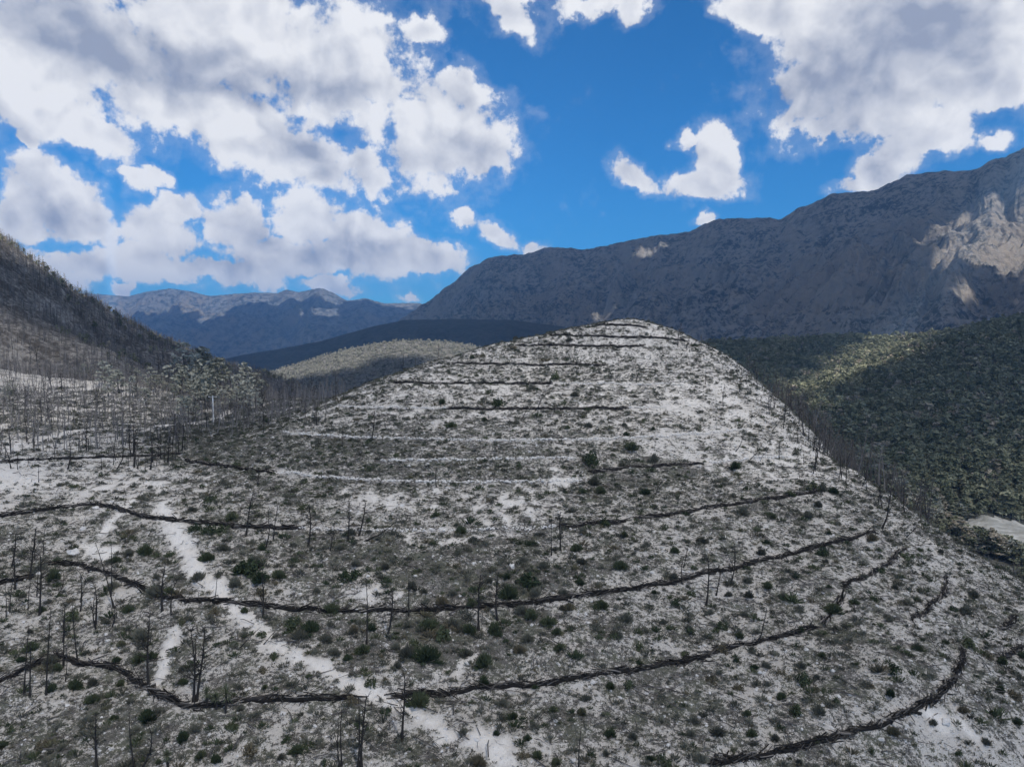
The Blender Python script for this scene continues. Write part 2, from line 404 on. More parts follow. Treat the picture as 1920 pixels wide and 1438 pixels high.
def valley_mat(T):
    pos = T.n('ShaderNodeNewGeometry').outputs['Position']
    n1 = T.noise(pos, .02, 5, .6); n2 = T.noise(pos, .3, 5, .65)
    f = T.step(T.m('MULTIPLY_ADD', n1, .8, T.m('MULTIPLY', n2, .6)), .66, .9)
    col = T.mix(f, (.09, .09, .075), (.36, .345, .32))
    return col, n2, 1.5
M_VALLEY = material('valley_floor_soil', valley_mat)

# white bare places of the hill, as they lie in the photograph
SCAR = [[(300,945),(325,985),(345,1030),(375,1075),(415,1120)],[(415,1120),(440,1145),(480,1180),(510,1210),(560,1230),(620,1265),(670,1290),(740,1315),(790,1345),(840,1378)],
        [(195,1000),(225,960),(245,940)],[(290,1290),(310,1240),(330,1180)],[(205,1040),(160,1030)],
        [(930,1405),(900,1385)],[(1750,1345),(1800,1358)],[(0,878),(40,905)],[(0,850),(60,830),(180,805),(300,800),(345,795),(400,788),(425,775)]]
SCARW = [1.0,.72,.7,.6,1,1.2,.8,5,1.6]
bare = np.zeros(GX.shape)
for pl, wd in zip(SCAR, SCARW):
    q = hit([a for a, b in pl], [b for a, b in pl])
    q = q[~np.isnan(q[:, 0])]
    if len(q) < 2: continue
    if pl[0] == (300, 945): wd_arr = 1.35
    d = seg_dist(GX, GY, [(a[0], a[1]) for a in q])
    d = d + fbm(GX / 1.4, GY / 1.4, 4, 31, .65) * wd * 1.5
    bare = np.maximum(bare, np.clip(1.3 - d / wd, 0, 1))
gpx, gpy = to_px(GX, GY, GZ)
def pblob(cx, cy_, rx, ry): return np.clip(1.2 - np.hypot((gpx - cx) / rx, (gpy - cy_) / ry), 0, 1)
nb = fbm(GX / 5, GY / 5, 4, 41)
near_bare = np.maximum.reduce([pblob(1330, 760, 200, 90), pblob(1190, 640, 120, 40), pblob(60, 880, 260, 90) , pblob(150, 740, 260, 60), pblob(870, 730, 160, 60) * .6])
bare = np.maximum(bare, np.clip(near_bare * .30 + nb * .75 * (near_bare > 0), 0, .7))
patch = np.maximum.reduce([pblob(730, 940, 110, 28), pblob(960, 950, 110, 38), pblob(1050, 900, 50, 30), pblob(860, 1010, 140, 20) * .6, pblob(960, 1400, 90, 30), pblob(880, 1245, 70, 25) * .7, pblob(700, 1110, 50, 20), pblob(1480, 870, 160, 60) * .8, pblob(230, 905, 160, 40), pblob(80, 840, 120, 30)])
bare = np.maximum(bare, np.clip(patch * .7 + fbm(GX / 1.7, GY / 2.6, 4, 43, .6) * 1.6 - .25, 0, 1) * (patch > 0))
upm = np.clip((GZ + 17) / 5, 0, 1) * (GX > -70) * (dist < 260)
blot = fbm(GX / 2.4, GY / 1.5, 4, 47, .6)
bare = np.maximum(bare, np.clip(blot * 2.6 - .16, 0, .8) * upm)
vegf = np.maximum.reduce([pblob(850, 1060, 330, 90), pblob(800, 1200, 330, 80) * .8, pblob(620, 840, 220, 50) * .8, pblob(230, 1380, 260, 100) * .7, pblob(420, 840, 140, 60), pblob(1150, 900, 130, 60) * .7, pblob(820, 870, 260, 60) * .6])
vegf = np.clip(vegf + fbm(GX / 7, GY / 7, 4, 51) * .8, -0.6, 1)

# split one height field into hill, burnt slope behind it, and wooded valley
idx = np.arange(NA * NR).reshape(NA, NR)
quads = np.stack([idx[:-1, :-1], idx[:-1, 1:], idx[1:, 1:], idx[1:, :-1]], -1)
qx = (GX[:-1, :-1] + GX[1:, 1:]) / 2; qy = (GY[:-1, :-1] + GY[1:, 1:]) / 2
wob = fbm(qx / 25, qy / 25, 4, 61) * 26
HILLP = [(-90, 20), (-300, 150), (-178, 240), (-130, 225), (-95, 225), (-60, 215), (-20, 215), (25, 232), (62, 215), (88, 190), (98, 150), (108, 125), (130, 90), (110, 10)]
is_hill = in_poly(qx + wob * .3, qy + wob * .3, HILLP)
is_slope = ~is_hill & (qx < 0.02 * qy - 20 + wob)
def sub_mesh(name, mask, mat):
    q = quads[mask]; used, inv = np.unique(q, return_inverse=True)
    V = np.stack([GX.ravel()[used], GY.ravel()[used], GZ.ravel()[used]], -1)
    o = mesh_np(name, V, inv.reshape(-1, 4), mat, attrs={'bare': bare.ravel()[used], 'veg': vegf.ravel()[used]})
    o['kind'] = 'structure'
    return o
ground_hill = sub_mesh('hill', is_hill, M_GROUND)
sub_mesh('burnt_hillside', is_slope, M_SLOPE)
sub_mesh('valley', ~is_hill & ~is_slope, M_VALLEY)
# the one sheet under everything, out to the horizon
gs = 11500.0
mesh_np('ground', [(-gs, -gs, -150), (gs, -gs, -150), (gs, gs, -150), (-gs, gs, -150)], np.array([[0, 1, 2, 3]]), M_VALLEY)['kind'] = 'structure'

# ------------------------------------------------------------------ mountains
def rock_mat(veg_col, rock_col, tan_col, scale, speck, tan_amt=.5, pale=.5):
    def b(T):
        pos = T.n('ShaderNodeNewGeometry').outputs['Position']
        geo = T.n('ShaderNodeNewGeometry'); s2 = T.n('ShaderNodeSeparateXYZ'); T.put(s2.inputs[0], geo.outputs['Normal'])
        n1 = T.noise(pos, scale, 6, .62); n2 = T.noise(pos, scale * 7, 6, .7); n3 = T.noise(pos, speck, 4, .75)
        steep = T.step(s2.outputs[2], .80, .58)
        cliffy = T.m('MULTIPLY', steep, T.step(n1, .44, .58))
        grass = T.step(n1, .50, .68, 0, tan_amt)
        cover = T.step(T.m('MULTIPLY_ADD', n2, .6, T.m('MULTIPLY', n3, .9)), .64, .84, 0, pale)
        col = T.mix(cover, veg_col, rock_col)
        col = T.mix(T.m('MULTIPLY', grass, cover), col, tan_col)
        dry = T.m('MULTIPLY', T.step(T.v('DISTANCE', pos, (1480.0, 2150.0, 260.0)), 900, 350), T.step(n2, .38, .62, .15, .85))     # dry grass on the eastern spur; its tan also paints the sunlit patch there
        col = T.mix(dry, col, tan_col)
        streak = T.mix(T.noise(T.mapping(pos, sc=(1, 1, .15)), speck * .6, 5, .7), rock_col, tan_col)
        col = T.mix(T.m('MULTIPLY', cliffy, .75), col, streak)
        return col, T.m('MULTIPLY_ADD', n2, 1.0, T.m('MULTIPLY', n3, .5)), 24.0
    return b
def interp_crest(pts, n):
    p = np.array(pts, float); t = np.linspace(0, 1, n)
    x = p[:, 0]; xs = np.linspace(x[0], x[-1], n)
    # smooth interpolation (monotone-ish): linear then light blur
    y = np.interp(xs, x, p[:, 1]); d = np.interp(xs, x, p[:, 2]); f = np.interp(xs, x, p[:, 3])
    k = max(3, int(n * .008)) | 1; ker = np.hanning(k + 2)[1:-1]; ker /= ker.sum()
    bl = lambda a: np.convolve(np.pad(a, k // 2, mode='edge'), ker, 'valid')
    return xs, bl(y), bl(bl(d)), bl(bl(f))
def ridge(name, pts, foot_z, mat, nU=700, nV=240, amp=90, wave=420, power=1.2, cliff=0.0, seed=1, jag=0, back=.06):
    xs, ys, D, Df = interp_crest(pts, nU)
    d = ray(xs, ys); C = d * (D / d[:, 1])[:, None]
    arc = np.concatenate([[0], np.cumsum(np.hypot(np.diff(C[:, 0]), np.diff(C[:, 1])))])
    s = np.concatenate([np.linspace(0, 1, nV) ** .9, 1 + np.linspace(0, 1, 24)[1:] * back])
    k = Df / D
    S, A = np.meshgrid(s, arc)
    rad = k[:, None] + (1 - k)[:, None] * S
    X = C[:, 0][:, None] * rad; Y = C[:, 1][:, None] * rad
    Ss = np.clip(S, 0, 1)
    zc = C[:, 2][:, None]
    prof = Ss ** power
    if cliff:
        c = 1 / (1 + np.exp(-(Ss - .86 + .05 * fbm(A / 500, A * 0 + 3, 3, seed + 9)) * 34)) ; prof = (1 - cliff) * prof + cliff * c
        prof = prof / prof[:, nV - 1][:, None]
    Zz = foot_z + (zc - foot_z) * prof
    beh = np.clip((S - 1) / back, 0, 1); Zz = Zz - beh ** 1.3 * (zc - foot_z) * 1.0
    warp = fbm(X / wave / 1.5, Y / wave / 1.5, 3, seed + 4) * .9
    gul = fbm(A / wave + warp + S * .35, S * .9 + warp, 5, seed, .55, True)
    bumpk = np.clip(4 * Ss * (1 - Ss), 0, 1) ** .8 * (S <= 1)
    Zz = Zz + (gul - .25) * amp * bumpk
    Zz = Zz + fbm(X / (wave * .22), Y / (wave * .22), 5, seed + 2, .6) * amp * .24 * np.clip(1.02 - Ss, .0, 1)
    if jag: Zz = Zz + fbm(A / 60, S * 3, 3, seed + 5, .6) * jag * np.clip((Ss - .8) * 5, 0, 1)
    n0, n1 = X.shape; ii = np.arange(n0 * n1).reshape(n0, n1)
    q = np.stack([ii[:-1, :-1], ii[1:, :-1], ii[1:, 1:], ii[:-1, 1:]], -1).reshape(-1, 4)
    o = mesh_np(name, np.stack([X, Y, Zz], -1), q, mat); o['kind'] = 'structure'
    return o, np.stack([X, Y, Zz], -1).reshape(-1, 3), q
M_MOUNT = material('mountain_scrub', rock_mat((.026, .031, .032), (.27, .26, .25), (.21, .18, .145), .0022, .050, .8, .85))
M_FAR = material('far_mountain_scrub', rock_mat((.03, .04, .05), (.26, .26, .26), (.26, .20, .12), .0011, .02, .8, .6))
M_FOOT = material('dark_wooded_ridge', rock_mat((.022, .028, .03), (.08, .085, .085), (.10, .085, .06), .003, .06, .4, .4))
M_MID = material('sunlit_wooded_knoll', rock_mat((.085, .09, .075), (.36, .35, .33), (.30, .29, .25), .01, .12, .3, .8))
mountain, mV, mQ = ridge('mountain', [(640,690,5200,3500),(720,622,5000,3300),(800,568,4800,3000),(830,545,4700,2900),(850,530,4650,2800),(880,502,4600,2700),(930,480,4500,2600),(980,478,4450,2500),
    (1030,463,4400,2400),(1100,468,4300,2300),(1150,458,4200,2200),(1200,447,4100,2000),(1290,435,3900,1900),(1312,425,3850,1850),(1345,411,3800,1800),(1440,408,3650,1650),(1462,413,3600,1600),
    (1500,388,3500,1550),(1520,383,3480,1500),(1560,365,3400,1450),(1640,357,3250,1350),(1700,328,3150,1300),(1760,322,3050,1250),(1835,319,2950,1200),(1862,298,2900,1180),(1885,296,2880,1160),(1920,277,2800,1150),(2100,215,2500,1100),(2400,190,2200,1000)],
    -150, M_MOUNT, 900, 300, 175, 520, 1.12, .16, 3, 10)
far_mt, fV, fQ = ridge('far_mountain_range', [(-100,560,9000,6000),(60,551,9000,6000),(140,548,9000,6000),(240,556,8900,6000),(275,547,8800,6000),(320,541,8700,5900),(360,547,8700,5900),(395,556,8600,5800),(440,551,8500,5800),(500,549,8500,5800),(520,550,8400,5700),(537,543,8300,5700),
    (560,548,8200,5600),(600,540,8000,5500),(625,549,8000,5500),(650,564,8000,5500),(685,560,8100,5500),(720,569,8200,5600),(780,568,8300,5700),(860,580,8300,5700),(1000,600,8300,5700)],
    -150, M_FAR, 600, 200, 210, 900, 1.1, .1, 23, 6)
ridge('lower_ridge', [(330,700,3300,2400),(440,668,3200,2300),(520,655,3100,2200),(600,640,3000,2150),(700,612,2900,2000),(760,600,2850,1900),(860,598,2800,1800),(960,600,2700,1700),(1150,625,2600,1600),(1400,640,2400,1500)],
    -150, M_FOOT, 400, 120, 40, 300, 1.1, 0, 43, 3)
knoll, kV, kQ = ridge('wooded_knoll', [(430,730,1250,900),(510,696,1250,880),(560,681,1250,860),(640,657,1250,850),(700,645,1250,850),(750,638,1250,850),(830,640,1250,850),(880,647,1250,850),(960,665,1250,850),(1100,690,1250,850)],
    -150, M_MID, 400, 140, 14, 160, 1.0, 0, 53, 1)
# ------------------------------------------------------------------ clouds added overhead, out of view, to shape sun and shade on the land (mesh clouds, 3 km up, above the picture's upper edge)
bvh_m = BVHTree.FromPolygons([tuple(v) for v in mV.tolist()], mQ.tolist())
bvh_f = BVHTree.FromPolygons([tuple(v) for v in fV.tolist()], fQ.tolist())
ALT = 3000.0
def land(px, py):
    h = hit([px], [py])[0]
    if not np.isnan(h[0]): return h
    d = Vector(ray(px, py)).normalized()
    best = None
    for b in (bvh_m, bvh_f):
        r = b.ray_cast(Vector((0, 0, 0)), d)
        if r[0] is not None and (best is None or r[3] < best[1]): best = (np.array(r[0]), r[3])
    return best[0] if best else None
def lift(p): return p[:2] + sd[:2] * (ALT - p[2]) / sd[2]
SUNLIT = [  # outlines, in the photograph, of the land the sun reaches
 [(1700,465),(1760,420),(1840,375),(1930,345),(2100,330),(2300,420),(2300,620),(1935,590),(1930,540),(1880,530),(1850,500),(1760,480),(1740,460)],
 [(1745,545),(1800,520),(1840,540),(1850,570),(1800,575),(1750,570)],
 [(1165,475),(1250,455),(1255,468),(1190,492)],
 [(1090,590),(1150,575),(1170,590),(1110,602)],
 [(1600,725),(1480,775),(1390,770),(1440,715),(1540,680),(1620,636),(1780,632),(1790,650),(1700,690)],
 [(1520,905),(1700,835),(1850,785),(2100,760),(2100,1060),(1780,1020),(1650,955)],
]
SUNLIT_FAR = [[(100,560),(140,545),(250,553),(250,568),(200,590),(150,590)],[(255,560),(320,538),(400,556),(500,546),(520,556),(440,565),(400,590),(340,590),(330,570),(270,592)],[(395,575),(430,570),(420,600),(360,600)],
 [(530,550),(600,538),(650,565),(640,575),(600,560),(550,560)],[(560,575),(640,580),(635,595),(560,590)]]
holes = []
for pl in SUNLIT + SUNLIT_FAR:
    q = []
    dense = []
    for (x0, y0), (x1, y1) in zip(pl, pl[1:] + pl[:1]):
        for t in (0, .5): dense.append((x0 + (x1 - x0) * t, y0 + (y1 - y0) * t))
    for a, b in dense:
        p = None; b0 = b
        while p is None and b0 < b + 60: p = land(a, b0); b0 += 3
        if p is not None: q.append(lift(p + (np.array([p[0], p[1], 0]) * .03 if b0 > b + 3 else 0)))
    if len(q) > 2: holes.append(np.array(q))
# near ground and plateau get an opening in the added deck, dimmed by added veils
nearw = np.array([lift(np.array(p, float)) for p in [(-330, 20, 0), (-330, 230, 0), (-260, 330, 0), (-120, 300, -20), (0, 260, -20), (110, 250, -20), (140, 150, -40), (140, 0, -40)]])
leftcrest = np.array([lift(np.array(p, float)) for p in [(-420, 300, 60), (-285, 300, 30), (-246, 322, 36), (-206, 385, 22), (-176, 430, 5), (-148, 480, -20), (-150, 560, -40), (-300, 520, 0), (-520, 420, 60)]])
knollw = np.array([lift(np.array(P(a, b, c))) for a, b, c in [(470,712,1080),(560,692,1110),(650,672,1130),(740,660,1140),(900,680,1130),(1000,640,1400),(700,620,1500),(450,660,1500)]])
bedw = np.array([lift(np.array(p, float)) for p in [(120, 235, -75), (165, 325, -78), (240, 345, -78), (330, 330, -78), (310, 240, -80), (190, 200, -80)]])
spurw = np.array([lift(np.array(p, float)) for p in [(1180, 1880, 180), (1260, 2080, 330), (1450, 2330, 430), (1700, 2480, 450), (2100, 2500, 450), (2300, 2200, 300), (1700, 1750, 120), (1420, 1800, 110), (1400, 2000, 220), (1280, 1960, 220)]])
holes += [spurw, bedw, nearw, leftcrest, knollw]
def deck(name, x0, x1, y0, y1, cell, hole_list, mat, invert=None, thick=160, seed=0, edge=60):
    gx = np.arange(x0, x1, cell); gy = np.arange(y0, y1, cell)
    X, Y = np.meshgrid(gx, gy, indexing='ij')
    sdst = np.minimum.reduce([X - x0, x1 - X, Y - y0, y1 - Y])
    if invert is not None:
        inside = in_poly(X, Y, [tuple(p) for p in invert]); d = seg_dist(X, Y, [tuple(p) for p in invert] + [tuple(invert[0])])
        sdst = np.minimum(sdst, np.where(inside, d, -d))
    for h in hole_list:
        inside = in_poly(X, Y, [tuple(p) for p in h]); d = seg_dist(X, Y, [tuple(p) for p in h] + [tuple(h[0])])
        sdst = np.minimum(sdst, np.where(inside, -d, d))
    f = sdst + fbm(X / 260, Y / 260, 5, seed, .55) * edge
    t = np.sqrt(np.clip(f, 0, 400) / 400) * thick
    up_ = ALT + t * (1 + .5 * fbm(X / 200, Y / 200, 4, seed + 1)); dn = ALT - t * .3 * (1 + .6 * fbm(X / 150, Y / 150, 4, seed + 2))
    n0, n1 = X.shape; ii = np.arange(n0 * n1).reshape(n0, n1)
    keep = (f[:-1, :-1] > 0) | (f[1:, :-1] > 0) | (f[:-1, 1:] > 0) | (f[1:, 1:] > 0)
    q = np.stack([ii[:-1, :-1], ii[1:, :-1], ii[1:, 1:], ii[:-1, 1:]], -1)[keep]
    V = np.concatenate([np.stack([X, Y, up_], -1).reshape(-1, 3), np.stack([X, Y, dn], -1).reshape(-1, 3)])
    V[n0 * n1:, 2] = np.minimum(V[n0 * n1:, 2], V[:n0 * n1, 2] - .0)
    o = mesh_np(name, V, [q, q[:, ::-1] + n0 * n1], mat)
    tag(o, 'unseen grey cloud sheet added overhead to shade the slopes', kind='stuff')
    return o
def shade_cloud_mat(name, alb, opac):
    m = bpy.data.materials.new(name); m.use_nodes = True; T = NT(m.node_tree)
    out = T.n('ShaderNodeOutputMaterial')
    df = T.n('ShaderNodeBsdfDiffuse'); df.inputs[0].default_value = (.85, .86, .88, 1)
    tr = T.n('ShaderNodeBsdfTranslucent'); tr.inputs[0].default_value = (alb, alb * .98, alb * .95, 1)
    a = T.n('ShaderNodeAddShader') if False else T.n('ShaderNodeMixShader'); a.inputs[0].default_value = .6 if opac == 1 else .88
    T.put(a.inputs[1], df.outputs[0]); T.put(a.inputs[2], tr.outputs[0])
    if opac < 1:
        tp = T.n('ShaderNodeBsdfTransparent'); mx = T.n('ShaderNodeMixShader')
        pos = T.n('ShaderNodeNewGeometry').outputs['Position']
        T.put(mx.inputs[0], T.step(T.noise(pos, .004, 5, .6), .30, .62, opac - .12, opac + .10))
        T.put(mx.inputs[1], tp.outputs[0]); T.put(mx.inputs[2], a.outputs[0]); T.put(out.inputs[0], mx.outputs[0])
    else: T.put(out.inputs[0], a.outputs[0])
    return m
M_SHADE_CLOUD = shade_cloud_mat('added_cloud_deck', .72, 1.0)
M_SHADE_VEIL = shade_cloud_mat('added_thin_cloud', .95, .50)
dx, dy = sd[:2] * ALT / sd[2]
deck('added_clouds', -6200 + dx, 3200 + dx, 180 + dy, 8200 + dy, 36, holes, M_SHADE_CLOUD, seed=5, edge=30)  # unseen deck, its holes cut where the sun should reach the land
veilw = np.array([lift(np.array(p, float)) for p in [(-120, -40, 0), (-108, 60, -20), (-88, 110, -20), (-72, 140, -20), (-58, 165, -20), (-40, 200, -20), (0, 290, -20), (150, 280, -20), (190, 150, -40), (190, -40, -40)]])
deck('added_clouds', -900 + dx, 700 + dx, -300 + dy, 700 + dy, 10, [leftcrest], M_SHADE_VEIL, invert=veilw, seed=9, thick=60, edge=10)  # thin sheet added out of view to soften the sun on the near hill

M_SHADE_VEIL2 = shade_cloud_mat('added_thinner_cloud', .95, .38)
platw = [(-118, -40, 0), (-106, 60, -20), (-86, 110, -20), (-70, 140, -20), (-56, 165, -20), (-40, 205, -20), (-60, 300, -20), (-180, 300, 0), (-420, 260, 0), (-420, -40, 0)]
deck('added_clouds', -1300 + dx, 300 + dx, -300 + dy, 700 + dy, 14, [leftcrest], M_SHADE_VEIL2, invert=np.array([lift(np.array(p, float)) for p in platw]), seed=12, thick=50, edge=10)  # lighter sheet added out of view to dim the sun on the plateau
vallw = [(120, 200, -80), (150, 330, -70), (200, 480, -60), (420, 560, -40), (420, 260, -80), (180, 200, -80)]
deck('added_clouds', -300 + dx, 900 + dx, -100 + dy, 900 + dy, 18, [], M_SHADE_VEIL, invert=np.array([lift(np.array(p, float)) for p in vallw]), seed=15, thick=50, edge=25)  # sheet added out of view to dim the sun on the valley trees
# ------------------------------------------------------------------ haze
def haze():
    x0, x1, y0, y1, z0, z1 = -12000, 12000, -12000, 12000, -152, 860
    V = [(x0, y0, z0), (x1, y0, z0), (x1, y1, z0), (x0, y1, z0), (x0, y0, z1), (x1, y0, z1), (x1, y1, z1), (x0, y1, z1)]
    m = bpy.data.materials.new('haze'); m.use_nodes = True; T = NT(m.node_tree)
    out = T.n('ShaderNodeOutputMaterial'); pv = T.n('ShaderNodeVolumePrincipled')
    pv.inputs['Color'].default_value = (.26, .55, 1.0, 1); pv.inputs['Density'].default_value = 1.05e-4; pv.inputs['Anisotropy'].default_value = 0.2
    T.put(out.inputs['Volume'], pv.outputs[0])
    o = mesh_np('haze', V, np.array([[0, 3, 2, 1], [4, 5, 6, 7], [0, 1, 5, 4], [1, 2, 6, 5], [2, 3, 7, 6], [3, 0, 4, 7]]), m, smooth=False)
    o['kind'] = 'stuff'
haze()
# ------------------------------------------------------------------ plant, wood and stone shapes
def tube(path, rad, sides=5, cap=True):
    path = np.asarray(path, float); n = len(path)
    t = np.gradient(path, axis=0); t /= np.linalg.norm(t, axis=1)[:, None] + 1e-9
    ref = np.array([0, 0, 1.0]) if abs(t[0, 2]) < .8 else np.array([1.0, 0, 0])
    a = np.cross(t, ref); a /= np.linalg.norm(a, axis=1)[:, None] + 1e-9; b = np.cross(t, a)
    th = np.linspace(0, 2 * math.pi, sides, endpoint=False)
    rad = np.asarray(rad, float)
    V = path[:, None] + rad[:, None, None] * (np.cos(th)[None, :, None] * a[:, None] + np.sin(th)[None, :, None] * b[:, None])
    ii = np.arange(n * sides).reshape(n, sides); jj = np.roll(ii, -1, 1)
    q = np.stack([ii[:-1], ii[1:], jj[1:], jj[:-1]], -1).reshape(-1, 4)
    return V.reshape(-1, 3), q
def join(parts):
    Vs, Fs, o = [], [], 0
    for V, Fq in parts:
        Vs.append(V); Fs.append(np.asarray(Fq) + o); o += len(V)
    return np.concatenate(Vs), np.concatenate(Fs)
def tri4(Ft): Ft = np.asarray(Ft); return np.concatenate([Ft, Ft[:, 2:3]], 1) if Ft.shape[1] == 3 else Ft
def dead_tree(kind, seed, lod=0):
    """unit height, top at (0,0,1): returns trunk (V,F), branches (V,F)"""
    r = np.random.default_rng(seed)
    n = 9 if lod == 0 else 4
    z = np.linspace(0, 1, n)
    bend = {'pole': .012, 'branchy': .03, 'crooked': .10, 'forked': .04}[kind]
    env = np.sin(z * math.pi)
    x = env * bend * r.choice([-1, 1]) + np.cumsum(r.normal(0, bend * .12, n)) * env
    y = env * r.normal(0, bend * .6) + np.cumsum(r.normal(0, bend * .1, n)) * env
    path = np.stack([x, y, z], -1)
    br = {'pole': .0125, 'branchy': .019, 'crooked': .020, 'forked': .017}[kind]
    if lod: br *= .78
    rad = br * (1 - z * .82) ** .8 * (1 + .5 * np.exp(-z * 18)); sd_ = 6 if lod == 0 else 4
    path = np.concatenate([[[path[0, 0], path[0, 1], -.06]], path]); rad = np.concatenate([[rad[0] * 1.1], rad])
    trunk = tube(path, rad, sd_)
    nb_ = {'pole': 16, 'branchy': 24, 'crooked': 13, 'forked': 16}[kind]
    if lod: nb_ = int(nb_ * .75)
    parts = []
    for k in range(nb_):
        t = r.uniform(.30 if kind != 'pole' else .38, .99); az_ = r.uniform(0, 2 * math.pi)
        base = np.array([np.interp(t, z, x), np.interp(t, z, y), t])
        L = {'pole': .07, 'branchy': .22, 'crooked': .20, 'forked': .22}[kind] * r.uniform(.4, 1.3) * (1.25 - .8 * t)
        el0 = r.uniform(.1, .9)
        if k < 2 and kind == 'forked': t = r.uniform(.3, .45); base = np.array([np.interp(t, z, x), np.interp(t, z, y), t]); L = .5; el0 = 1.15
        m = 5 if lod == 0 else 3
        s = np.linspace(0, 1, m)
        el_ = el0 + s * r.uniform(-.2, .7)
        st = L / (m - 1)
        p = [base]
        for q in range(1, m):
            a2 = az_ + r.normal(0, .22)
            p.append(p[-1] + st * np.array([math.cos(el_[q]) * math.cos(a2), math.cos(el_[q]) * math.sin(a2), math.sin(el_[q])]))
        p = np.array(p); rb = br * (.42 if L > .12 else .28) * (1 - s * .75)
        parts.append(tube(p, rb, 4 if lod == 0 else 3))
        for w in range((3 if lod == 0 else 1) if kind != 'pole' else (1 if lod == 0 else 0)):
            u = r.integers(1, m - 1) if m > 2 else 1
            b0 = p[u]; a2 = az_ + r.choice([-1, 1]) * r.uniform(.4, 1.1); L2 = L * r.uniform(.25, .6); e2 = r.uniform(-.1, 1.0)
            d2 = np.array([math.cos(e2) * math.cos(a2), math.cos(e2) * math.sin(a2), math.sin(e2)])
            mid = b0 + d2 * L2 * .5 + r.normal(0, .05 * L2, 3)
            parts.append(tube([b0, mid, b0 + d2 * L2], np.array([1, .7, .3]) * rb[u] * .6, 3))
    return trunk, join(parts)
def shrub(seed, n=120, flat=.75, blade=.10, wid=.022, lean=1.0, inner=.15):
    """unit radius tuft of thin upright blades"""
    r = np.random.default_rng(seed)
    az_ = r.uniform(0, 2 * math.pi, n); u = r.uniform(0, 1, n) ** .6
    c = 1 + .25 * np.cos(az_ * 2 + r.uniform(0, 6)) + .15 * np.cos(az_ * 5 + r.uniform(0, 6))
    rr = u * .85 * c
    top = np.sqrt(np.clip(1 - (u * .95) ** 2, .04, 1)) * flat * r.uniform(.65, 1.1, n)
    tip = np.stack([rr * np.cos(az_), rr * np.sin(az_), top], -1)
    base = tip * r.uniform(inner, .6, n)[:, None]; base[:, 2] *= .6
    d = tip - base; side = np.cross(d, r.normal(0, 1, (n, 3))); side /= np.linalg.norm(side, axis=1)[:, None] + 1e-9
    w = wid * r.uniform(.6, 1.6, n)[:, None]
    mid = (base + tip) / 2 + r.normal(0, .04, (n, 3))
    V = np.stack([base, mid + side * w, tip, mid - side * w], 1).reshape(-1, 3)
    return V, np.arange(n * 4).reshape(n, 4)
def leafy(seed, n=90, size=.13, squash=.8, clumps=9):
    """unit radius broad-leaved bush or crown: leaf faces gathered in uneven clumps"""
    r = np.random.default_rng(seed)
    cc = r.normal(0, 1, (clumps, 3)); cc /= np.linalg.norm(cc, axis=1)[:, None]; cc *= r.uniform(.35, .8, clumps)[:, None]; cc[:, 2] = np.abs(cc[:, 2]) * squash
    cr_ = r.uniform(.22, .45, clumps)
    k = r.integers(0, clumps, n)
    d = r.normal(0, 1, (n, 3)); d /= np.linalg.norm(d, axis=1)[:, None]
    c = cc[k] + d * (cr_[k] * r.uniform(.5, 1.05, n))[:, None]
    a = r.normal(0, 1, (n, 3)); a /= np.linalg.norm(a, axis=1)[:, None]; b = np.cross(a, r.normal(0, 1, (n, 3))); b /= np.linalg.norm(b, axis=1)[:, None]
    s = size * r.uniform(.5, 1.3, n)[:, None]
    V = np.stack([c - a * s, c + b * s * .55, c + a * s, c - b * s * .55], 1).reshape(-1, 3)
    return V, np.arange(n * 4).reshape(n, 4)
def pine(seed, lod=0):
    """unit height live pine: trunk and open, uneven crown"""
    r = np.random.default_rng(seed)
    z = np.linspace(-.05, .9, 5 if lod == 0 else 3)
    tr = tube(np.stack([np.cumsum(r.normal(0, .012, len(z))), np.cumsum(r.normal(0, .012, len(z))), z], -1), .022 * (1.05 - z), 5 if lod == 0 else 3)
    n = 26 if lod == 0 else 13
    parts = []
    form = r.uniform(.75, 1.3)
    for k in range(n):
        t = r.uniform(.28, 1.0); a = r.uniform(0, 2 * math.pi)
        w = ((.26 if lod == 0 else .25) * (1 - max(0, (t - .45) / .62)) ** .7 * (.55 + .45 * min(1, (t - .15) / .3))) * r.uniform(.35, 1.15) * form
        c = np.array([w * math.cos(a), w * math.sin(a), t - .05])
        V, Fq = leafy(int(r.integers(1e9)), 14 if lod == 0 else 7, .48 if lod == 0 else .80, .8, 3)
        V = V * np.array([1, 1, .85]) * (r.uniform(.085, .14) if lod == 0 else r.uniform(.12, .18)) + c
        parts.append((V, Fq))
    return tr, join(parts)
def stone(seed, flat=.6):
    r = np.random.default_rng(seed)
    t = (1 + 5 ** .5) / 2
    v = np.array([(-1, t, 0), (1, t, 0), (-1, -t, 0), (1, -t, 0), (0, -1, t), (0, 1, t), (0, -1, -t), (0, 1, -t), (t, 0, -1), (t, 0, 1), (-t, 0, -1), (-t, 0, 1)], float)
    v /= np.linalg.norm(v, axis=1)[:, None]; v *= r.uniform(.65, 1.15, 12)[:, None] * np.array([1, r.uniform(.6, 1), flat])
    f = np.array([(0,11,5),(0,5,1),(0,1,7),(0,7,10),(0,10,11),(1,5,9),(5,11,4),(11,10,2),(10,7,6),(7,1,8),(3,9,4),(3,4,2),(3,2,6),(3,6,8),(3,8,9),(4,9,5),(2,4,11),(6,2,10),(8,6,7),(9,8,1)])
    return v, f
